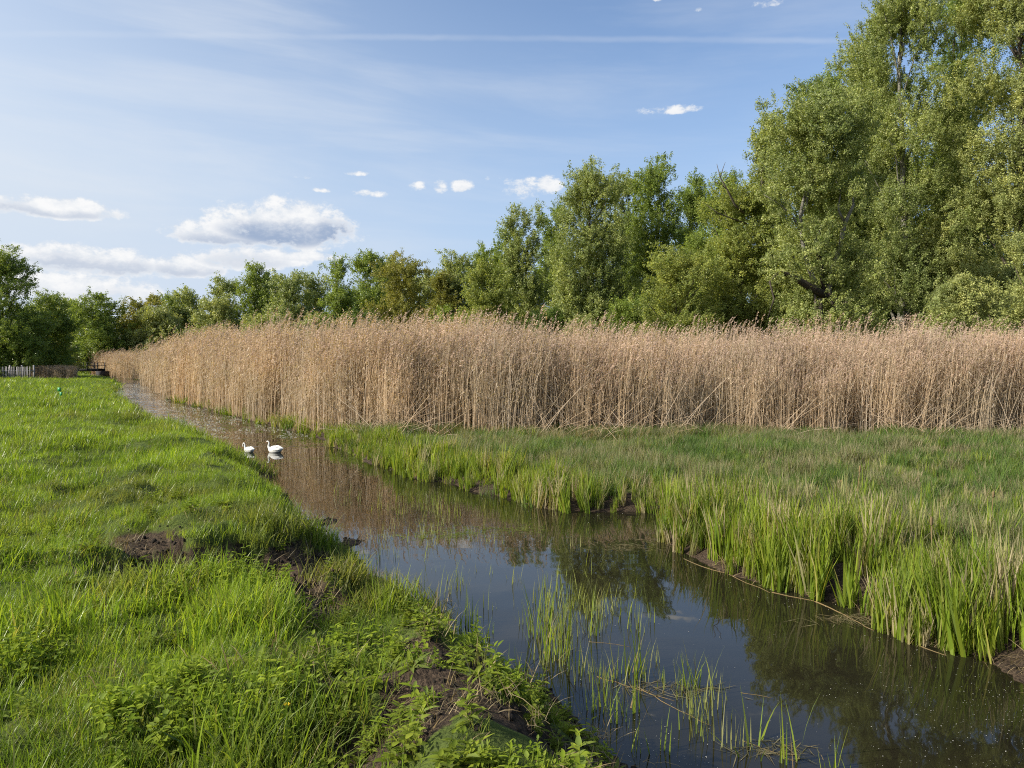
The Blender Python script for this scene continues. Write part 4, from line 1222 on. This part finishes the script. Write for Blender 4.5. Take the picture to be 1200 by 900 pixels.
swan('smaller-looking white swan arching its neck down, close beside the grassy left bank', (x, y, 0), math.radians(140), arched, .42)

# ================================================================== fence, footbridge, marker
def fence():
    y = 73.0
    X0 = (-45 - 600) / F * y; X1 = (39 - 600) / F * y
    root = empty('paling_fence', ((X0 + X1) / 2, y, 0)); tag(root, 'grey weathered paling fence at the far left end of the meadow', 'fence')
    r = np.random.default_rng(9)
    g = Geo(); box(g, -.035, .035, -.012, .012, 0, 1.35); T0 = [(-.035, -.012, 1.35)]
    g.add([(-.035, -.012, 1.35), (.035, -.012, 1.35), (.035, .012, 1.35), (-.035, .012, 1.35), (0, -.012, 1.42), (0, .012, 1.42)], [(0, 3, 5, 4), (1, 4, 5, 2)], [(0, 4, 1), (3, 2, 5)])
    V, Q, T = g.arrays(); me = None
    n = int((X1 - X0) / .17)
    for k in range(n):
        if me is None:
            o = mesh_obj('paling', V, Q, T, M['wood_grey'], root); me = o.data
        else:
            o = bpy.data.objects.new('paling', me); COL.objects.link(o); o.parent = root
        x = X0 + k * .17 - root.location.x
        o.location = (x, 0, .42 + r.normal() * .03); o.rotation_euler = (0, r.normal() * .03, 0); 
    for zz in (.75, 1.35):
        box(Geo(), X0 - root.location.x, X1 - root.location.x, .013, .05, zz, zz + .08).obj('rail', M['wood_grey'], root)
    for k in range(7):
        x = X0 + (X1 - X0) * k / 6 - root.location.x
        box(Geo(), x - .06, x + .06, .051, .17, .3, 1.95).obj('post', M['wood_grey'], root)
fence()

def bridge():
    x0, y0 = (100 - 600) / F * 108, 108
    root = empty('footbridge', (x0, y0, 0), math.radians(0)); tag(root, 'low dark timber footbridge over the far end of the stream', 'footbridge')
    W2 = 2.4
    for k in range(16):
        x = -W2 + k * .3
        box(Geo(), x + .01, x + .29, -.9, .9, 1.32, 1.38).obj('plank', M['wood_dark'], root)
    for yy in (-.8, .8):
        box(Geo(), -W2, W2, yy - .08, yy + .08, 1.02, 1.315).obj('beam', M['wood_dark'], root)
        for x in (-2.3, -.8, .8, 2.3):
            box(Geo(), x - .05, x + .05, yy + (.085 if yy > 0 else -.185), yy + (.185 if yy > 0 else -.085), 1.05, 2.25).obj('post', M['wood_dark'], root)
        for zz in (1.75, 2.15):
            box(Geo(), -W2 - .1, W2 + .1, yy + (.19 if yy > 0 else -.23), yy + (.23 if yy > 0 else -.19), zz, zz + .08).obj('rail', M['wood_dark'], root)
    for sx in (-1, 1):
        box(Geo(), sx * 2.5 - .45, sx * 2.5 + .45, -1.0, 1.0, -.3, 1.015).obj('abutment', M['wood_dark'], root)
bridge()

def marker():
    x, y = at_z(70.5, 468, .55)
    gz = float(field(np.array([x]), np.array([y]))[0][0])
    root = empty('marker_stake', (x, y, gz)); root.scale = (.85, .85, 1.0); tag(root, 'small green plastic marker stake standing in the meadow grass', 'marker stake')
    tube([(0, 0, -.1), (0, 0, .3), (0, 0, .58)], [.02, .02, .018], 8).obj('stake', M['green_plastic'], root)
    g = Geo(); box(g, -.11, .05, -.022, -.012, .40, .56); g.obj('tag', M['green_plastic'], root)
    g = Geo(); box(g, -.01, .13, -.022, -.012, .20, .36); g.obj('tag', M['green_plastic'], root)
marker()

# ================================================================== single plants and small things near the camera
def ground_at(x, y): return float(field(np.array([x]), np.array([y]))[0][0])

def water_tuft(label, px, py, n, hmin, hmax, spread, seed, name='reed_tuft', cat='reed tuft', lean=.18, wd=.011, onland=False):
    r = np.random.default_rng(seed)
    x, y = at_z(px, py, .3 if onland else 0)
    z = ground_at(x, y) if onland else -.12
    root = empty(name, (x, y, z)); tag(root, label, cat)
    dz = 0 if onland else .0
    blades(r, n, spread, hmin, hmax, wd, lean, .35, 5).obj('blades', M['marsh'], root)['kind'] = 'stuff'
    blades(r, max(2, n // 5), spread, hmin * .5, hmax * .8, wd * .7, lean * 3, .8, 4).obj('dry_blades', M['straw'], root)['kind'] = 'stuff'
    return root
tufts = [
    (648, 770, 16, .35, .85, .10, 'tall green reed tuft at the foot of the bank where the water begins'),
    (632, 745, 8, .3, .62, .06, 'thin reed tuft rising just behind the tall one at the bank foot'),
    (690, 742, 5, .2, .45, .06, 'few short blades standing in the water right of the bank tuft'),
    (745, 790, 12, .25, .50, .08, 'upright tuft in the water with a dense bundle of short blades'),
    (715, 800, 7, .2, .40, .07, 'small tuft beside the dense short bundle in the water'),
    (808, 805, 9, .25, .42, .05, 'narrow green tuft standing alone towards open water'),
    (780, 800, 6, .2, .38, .05, 'thin tuft between the dense bundle and the lone narrow tuft'),
    (735, 842, 8, .2, .40, .10, 'loose tuft in the shallows near the muddy bank tip'),
    (700, 830, 10, .2, .38, .08, 'green tuft growing from the muddy bank tip'),
    (545, 735, 9, .2, .42, .06, 'dark green tuft in the small bay left of the tall tuft'),
    (568, 745, 8, .2, .40, .06, 'tuft at the mouth of the small bay beside the bank'),
    (880, 880, 4, .3, .55, .04, 'few bent grass blades arching over the water at bottom'),
    (925, 893, 4, .3, .5, .05, 'sparse blades nearest the bottom edge of open water'),
    (985, 905, 6, .2, .36, .06, 'green tuft cut off by the bottom edge right of the bent blades'),
    (760, 880, 8, .15, .32, .10, 'low tuft among drift at the bottom beside the bank'),
]
for i, (px, py, n, a, b, sp, lb) in enumerate(tufts):
    water_tuft(lb, px, py, int(n * 1.8), a, b + .1, sp * 1.3, 300 + i, lean=.2 if i != 11 else .9)
banktufts = [
    (408, 668, 40, .25, .52, .14, 'tall sedge tuft on the bank edge above the first bend'),
    (372, 618, 26, .2, .42, .12, 'sedge tuft on the bank edge farther upstream'),
    (505, 712, 34, .15, .30, .16, 'yellow-green sedge tuft on the bank right above the small bay'),
    (120, 690, 22, .2, .36, .12, 'sedge tuft left of the dug hollow'),
    (610, 800, 14, .2, .36, .08, 'upright sedge tuft on the bank slope by the tall reeds'),
]
for i, (px, py, n, a, b, sp, lb) in enumerate(banktufts):
    water_tuft(lb, px, py, n, a, b, sp, 340 + i, 'sedge_tuft', 'sedge tuft', .3, .009, True)

# nettle clumps
def nettle(label, px, py, R0, n, seed):
    r = np.random.default_rng(seed)
    x, y = at_z(px, py, .42); z = ground_at(x, y)
    root = empty('nettle_clump', (x, y, z)); tag(root, label, 'nettles')
    gs = Geo(); gl = Geo()
    for _ in range(n):
        a = r.random() * 6.28; rad = R0 * math.sqrt(r.random()); bx, by = rad * math.cos(a), rad * math.sin(a)
        h = (.13 + .11 * r.random()) * (1.1 - .5 * rad / R0); b = np.array([bx, by, ground_at(x + bx, y + by) - z - .02])
        ln = np.array([math.cos(a) * .25 * rad / R0 + r.normal() * .1, math.sin(a) * .25 * rad / R0 + r.normal() * .1, 1]) * h
        tube([b, b + ln * .5, b + ln], [.003, .0025, .0015], 4, False, gs)
        for k in range(5):
            t = .35 + .65 * k / 4; a0 = k * 1.57 + r.random() * .3
            for q_ in range(2):
                an = a0 + q_ * math.pi; L = (.058 - .022 * t) * (.75 + .5 * r.random())
                oval_leaf(gl, b + ln * t, (math.cos(an), math.sin(an), r.normal() * .35 + .15 + (.5 if k == 4 else 0)), (0, 0, 1), L, L * .6, .2, .35)
    gs.obj('stems', M['weed'], root)['kind'] = 'stuff'; gl.obj('leaves', M['weed'], root)['kind'] = 'stuff'
nettle('dome of fresh nettles just in front of the dug hollow', 275, 705, .30, 60, 401)
nettle('nettle patch at the bottom left of the near bank', 190, 875, .24, 50, 402)
nettle('second nettle patch by the bottom edge right of the first', 300, 868, .22, 40, 403)
nettle('nettles growing at the left edge of the near bank', 22, 800, .24, 40, 404)
nettle('small nettle tuft on the slope beside the small bay', 430, 765, .2, 32, 405)

# pale stone by the nettles and a dandelion
x, y = at_z(224, 690, .42); z = ground_at(x, y)
r = np.random.default_rng(5); V, Q, T = clod(r)
o = mesh_obj('stone', V * np.array([.055, .04, .028]), Q, T, M['stone'], smooth=False); o.location = (x, y, z + .02)
tag(o, 'small pale stone lying between nettles and the dug hollow', 'stone')
x, y = at_z(336, 850, .55); z = ground_at(x, y)
root = empty('dandelion', (x, y, z)); tag(root, 'single small yellow flower in the near grass', 'flower')
tube([(0, 0, -.02), (.004, 0, .09), (0, .004, .17)], [.002, .002, .002], 5).obj('stem', M['weed'], root)
g = Geo()
for k in range(16): oval_leaf(g, (0, .004, .17), (math.cos(k * 2.4), math.sin(k * 2.4), .25 + .05 * k), (0, 0, 1), .017, .006, .1, .1)
g.obj('flower_head', M['yellow'], root)

# floating dead stems along the right margin and in the foreground shallows
stems = [((800, 655), (905, 694), .010), ((905, 694), (960, 706), .010), ((955, 705), (1035, 737), .012), ((1078, 757), (1110, 768), .010),
         ((700, 793), (790, 822), .007), ((745, 805), (835, 850), .006), ((870, 868), (935, 893), .006), ((690, 752), (738, 760), .005), ((868, 812), (905, 818), .005)]
slabs = ['floating dead reed along the near right margin, the farthest of that line', 'short floating reed in the middle of the line on the right margin', 'thickest pale floating reed below the muddy notch on the right margin',
         'short pale stem floating off the nearest marsh grass', 'dead stem floating between the small reed tufts', 'long dead stem crossing the tufts towards open water', 'dead stem slanting through the drift at bottom',
         'short thin dead stem behind the tall reed tuft', 'feathery dead reed head floating alone on open water']
for i, (a, b, rr_) in enumerate(stems):
    p = np.array(at_z(*a, 0)); q_ = np.array(at_z(*b, 0)); r = np.random.default_rng(500 + i)
    t = np.linspace(0, 1, 9)[:, None]; dv = q_ - p; nrm = np.array([-dv[1], dv[0]])
    xy = (1 - t) * p + t * q_ + nrm * (np.cumsum(r.normal(size=9)) * .018)[:, None] - (p + q_) / 2
    g = tube(np.column_stack([xy, np.full(9, .0)]), np.linspace(rr_, rr_ * .5, 9) * .55, 5)
    o = g.obj('floating_stem', M['straw']); o.location = (*((p + q_) / 2), 0); tag(o, slabs[i], 'dead stem')

# drift mats: thin tangles of dead leaves lying on the water
def mat_patch(label, px, py, rx, ry, n, seed, mt='drift'):
    r = np.random.default_rng(seed); x, y = at_z(px, py, 0)
    g = Geo()
    for _ in range(n):
        a = r.random() * 6.28; q_ = math.sqrt(r.random()); k5 = r.integers(0, 5); cc = np.random.default_rng(seed + 9).normal(size=(5, 2)) * .45; c = np.array([(cc[k5, 0] + r.normal() * .35) * rx, (cc[k5, 1] + r.normal() * .30) * ry, .002 + .003 * r.random()])
        an = r.random() * 3.14; L = .03 + .10 * r.random(); d = np.array([math.cos(an), math.sin(an), 0]) * L; s = np.array([-math.sin(an), math.cos(an), 0]) * (.0015 + .002 * r.random())
        g.add([c - d, c - s, c + d + np.array([0, 0, .004]), c + s], [(0, 1, 2, 3)])
    o = g.obj('drift_mat', M[mt]); o.location = (x, y, 0); tag(o, label, 'drift', kind='stuff')
mat_patch('pale tangle of floating leaves in mid-stream below the marsh edge', 540, 624, .75, .5, 260, 601, 'marsh')
mat_patch('brown drift around the reed tufts by the bank tip', 790, 812, .28, .18, 80, 602)
mat_patch('brown drift at the bottom edge of the water', 905, 880, .24, .12, 70, 603)
mat_patch('drift in the muddy notch of the right margin', 1000, 726, .5, .16, 140, 604)
mat_patch('dead stems drifting in the corner where the two marsh edges meet', 765, 640, .5, .4, 130, 605)
mat_patch('green scum floating under the far marsh edge', 420, 540, 1.0, .5, 200, 606, 'marsh')
mat_patch('strip of floating leaves in front of the swans', 300, 545, .6, 1.0, 120, 607, 'marsh')

# sparse young reed shoots standing in the middle stretch of water
r6 = np.random.default_rng(21)
shoot_vars = [blades(r6, 4, .14, .14, .42, .0080, .15, .25, 4).arrays() for _ in range(5)]
n = 7500
px = 395 + rng.random(n) * 470; py = 575 + rng.random(n) * 300
XY = np.array([at_z(a, b, 0) for a, b in zip(px, py)])
h, dl, dr, ins, sd, left, bare = field(XY[:, 0], XY[:, 1])
dn = fbm(XY[:, 0] * 1.1 + 4, XY[:, 1] * 1.1, 3)
prob = np.exp(-((px - 525 - (py - 640) * 1.15) / 90) ** 2) * sstep(.30, .52, dn) * np.interp(py, [575, 620, 700, 765, 870], [.25, .5, .42, .35, .3])
k_ = (sd < -.15) & (rng.random(n) < prob)
XY = XY[k_]; n = len(XY)
scatter('young_reed_shoots', 'sparse young reed shoots standing out of the shallow water', 'reed shoots', shoot_vars,
        np.column_stack([XY, np.full(n, -.06)]), np.column_stack([np.zeros(n), np.zeros(n), rng.random(n) * 6.28]), np.ones((n, 3)) * (.6 + .5 * rng.random((n, 1))), rng.integers(0, 5, n), .5 * rng.random(n), [M['marsh']])

# specks of fluff and seed floating on the water
def flake(r):
    th = np.linspace(0, 2 * np.pi, 5, endpoint=False)
    V = [(math.cos(a) * (.7 + .5 * r.random()), math.sin(a) * (.7 + .5 * r.random()), 0) for a in th] + [(0, 0, .5)]
    return (np.array(V), None, np.array([(k, (k + 1) % 5, 5) for k in range(5)]))
fl = [flake(r6) for _ in range(3)]
n = 9000
px = 140 + rng.random(n) * 1120; py = 480 + rng.random(n) ** .8 * 440
XY = np.array([at_z(a, b, 0) for a, b in zip(px, py)])
sd = field(XY[:, 0], XY[:, 1])[4]
cl = fbm(XY[:, 0] * .7 + 14, XY[:, 1] * .7 + 3, 3)
k_ = (sd < -.02) & (rng.random(n) < .10 + .7 * sstep(.45, .7, cl) + .5 * (sd > -.35))
XY = XY[k_]; n = len(XY); dd = np.hypot(XY[:, 0], XY[:, 1])
s_ = (.0016 + .0026 * rng.random(n) ** 3) * np.clip(dd / 7, .8, 3.5)
scatter('floating_specks', 'pale specks of fluff and seed floating on the stream', 'floating specks', fl,
        np.column_stack([XY, np.full(n, .003)]), np.column_stack([np.zeros(n), np.zeros(n), rng.random(n) * 6.28]), np.column_stack([s_, s_, s_ * .5]), rng.integers(0, 3, n), np.zeros(n), [simple_mat('fluff_and_glare', (.45, .43, .36), (.65, .62, .55), 30, .9, 0)])

n = 24000  # white fluff flakes added to whiten the far water like sky glare
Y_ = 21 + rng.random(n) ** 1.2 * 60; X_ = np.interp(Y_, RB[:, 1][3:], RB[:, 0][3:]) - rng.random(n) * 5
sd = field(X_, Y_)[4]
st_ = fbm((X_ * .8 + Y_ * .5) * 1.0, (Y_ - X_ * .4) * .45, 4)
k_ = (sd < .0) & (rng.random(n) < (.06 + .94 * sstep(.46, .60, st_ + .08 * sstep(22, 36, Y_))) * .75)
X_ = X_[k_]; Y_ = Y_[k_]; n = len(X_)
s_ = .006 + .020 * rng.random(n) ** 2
scatter('fluff_and_glare', 'whitish fluff flakes added for the sky glare on the far stretch of the stream', 'fluff and glare flakes', fl,
        np.column_stack([X_, Y_, np.full(n, .003)]), np.column_stack([np.zeros(n), np.zeros(n), rng.random(n) * 6.28]), np.column_stack([s_ * 1.3, s_, s_ * .25]), rng.integers(0, 3, n), np.zeros(n), [bpy.data.materials['fluff_and_glare']])

# dead cattail stalks standing out of the marsh
for i, (px, py, top, lean_, lb) in enumerate([(1003, 610, 545, .06, 'tall dead cattail stalk standing highest in the near marsh grass'),
        (985, 590, 562, .03, 'short dead stalk left of the highest cattail stalk'),
        (1092, 690, 605, -.02, 'pale dead stalk in the near block of marsh grass at right'),
        (1160, 640, 575, .05, 'thin dead stalk at the right of the marsh')]):
    x, y = at_z(px, py, .1); z = ground_at(x, y); tz = at_d(px, top, y)[2] - z
    root = empty('cattail_stalk', (x, y, z)); tag(root, lb, 'dead stalk')
    tube([(0, 0, -.05), (lean_ * tz * .4, 0, tz * .5), (lean_ * tz, 0, tz * .86)], [.006, .006, .005], 5).obj('stem', M['straw'], root)
    tube([(lean_ * tz, 0, tz * .86), (lean_ * tz * 1.04, 0, tz * .88), (lean_ * tz * 1.1, 0, tz * .97), (lean_ * tz * 1.13, 0, tz)], [.006, .013, .012, .004], 7).obj('seed_head', M['straw'], root)

tri = sum(sum(len(p.vertices) - 2 for p in o.data.polygons) if len(o.data.polygons) < 3000 else len(o.data.loops) // 2 for o in bpy.data.objects if o.type == 'MESH')
print('TREES', TREES, 'tris ~', tri)
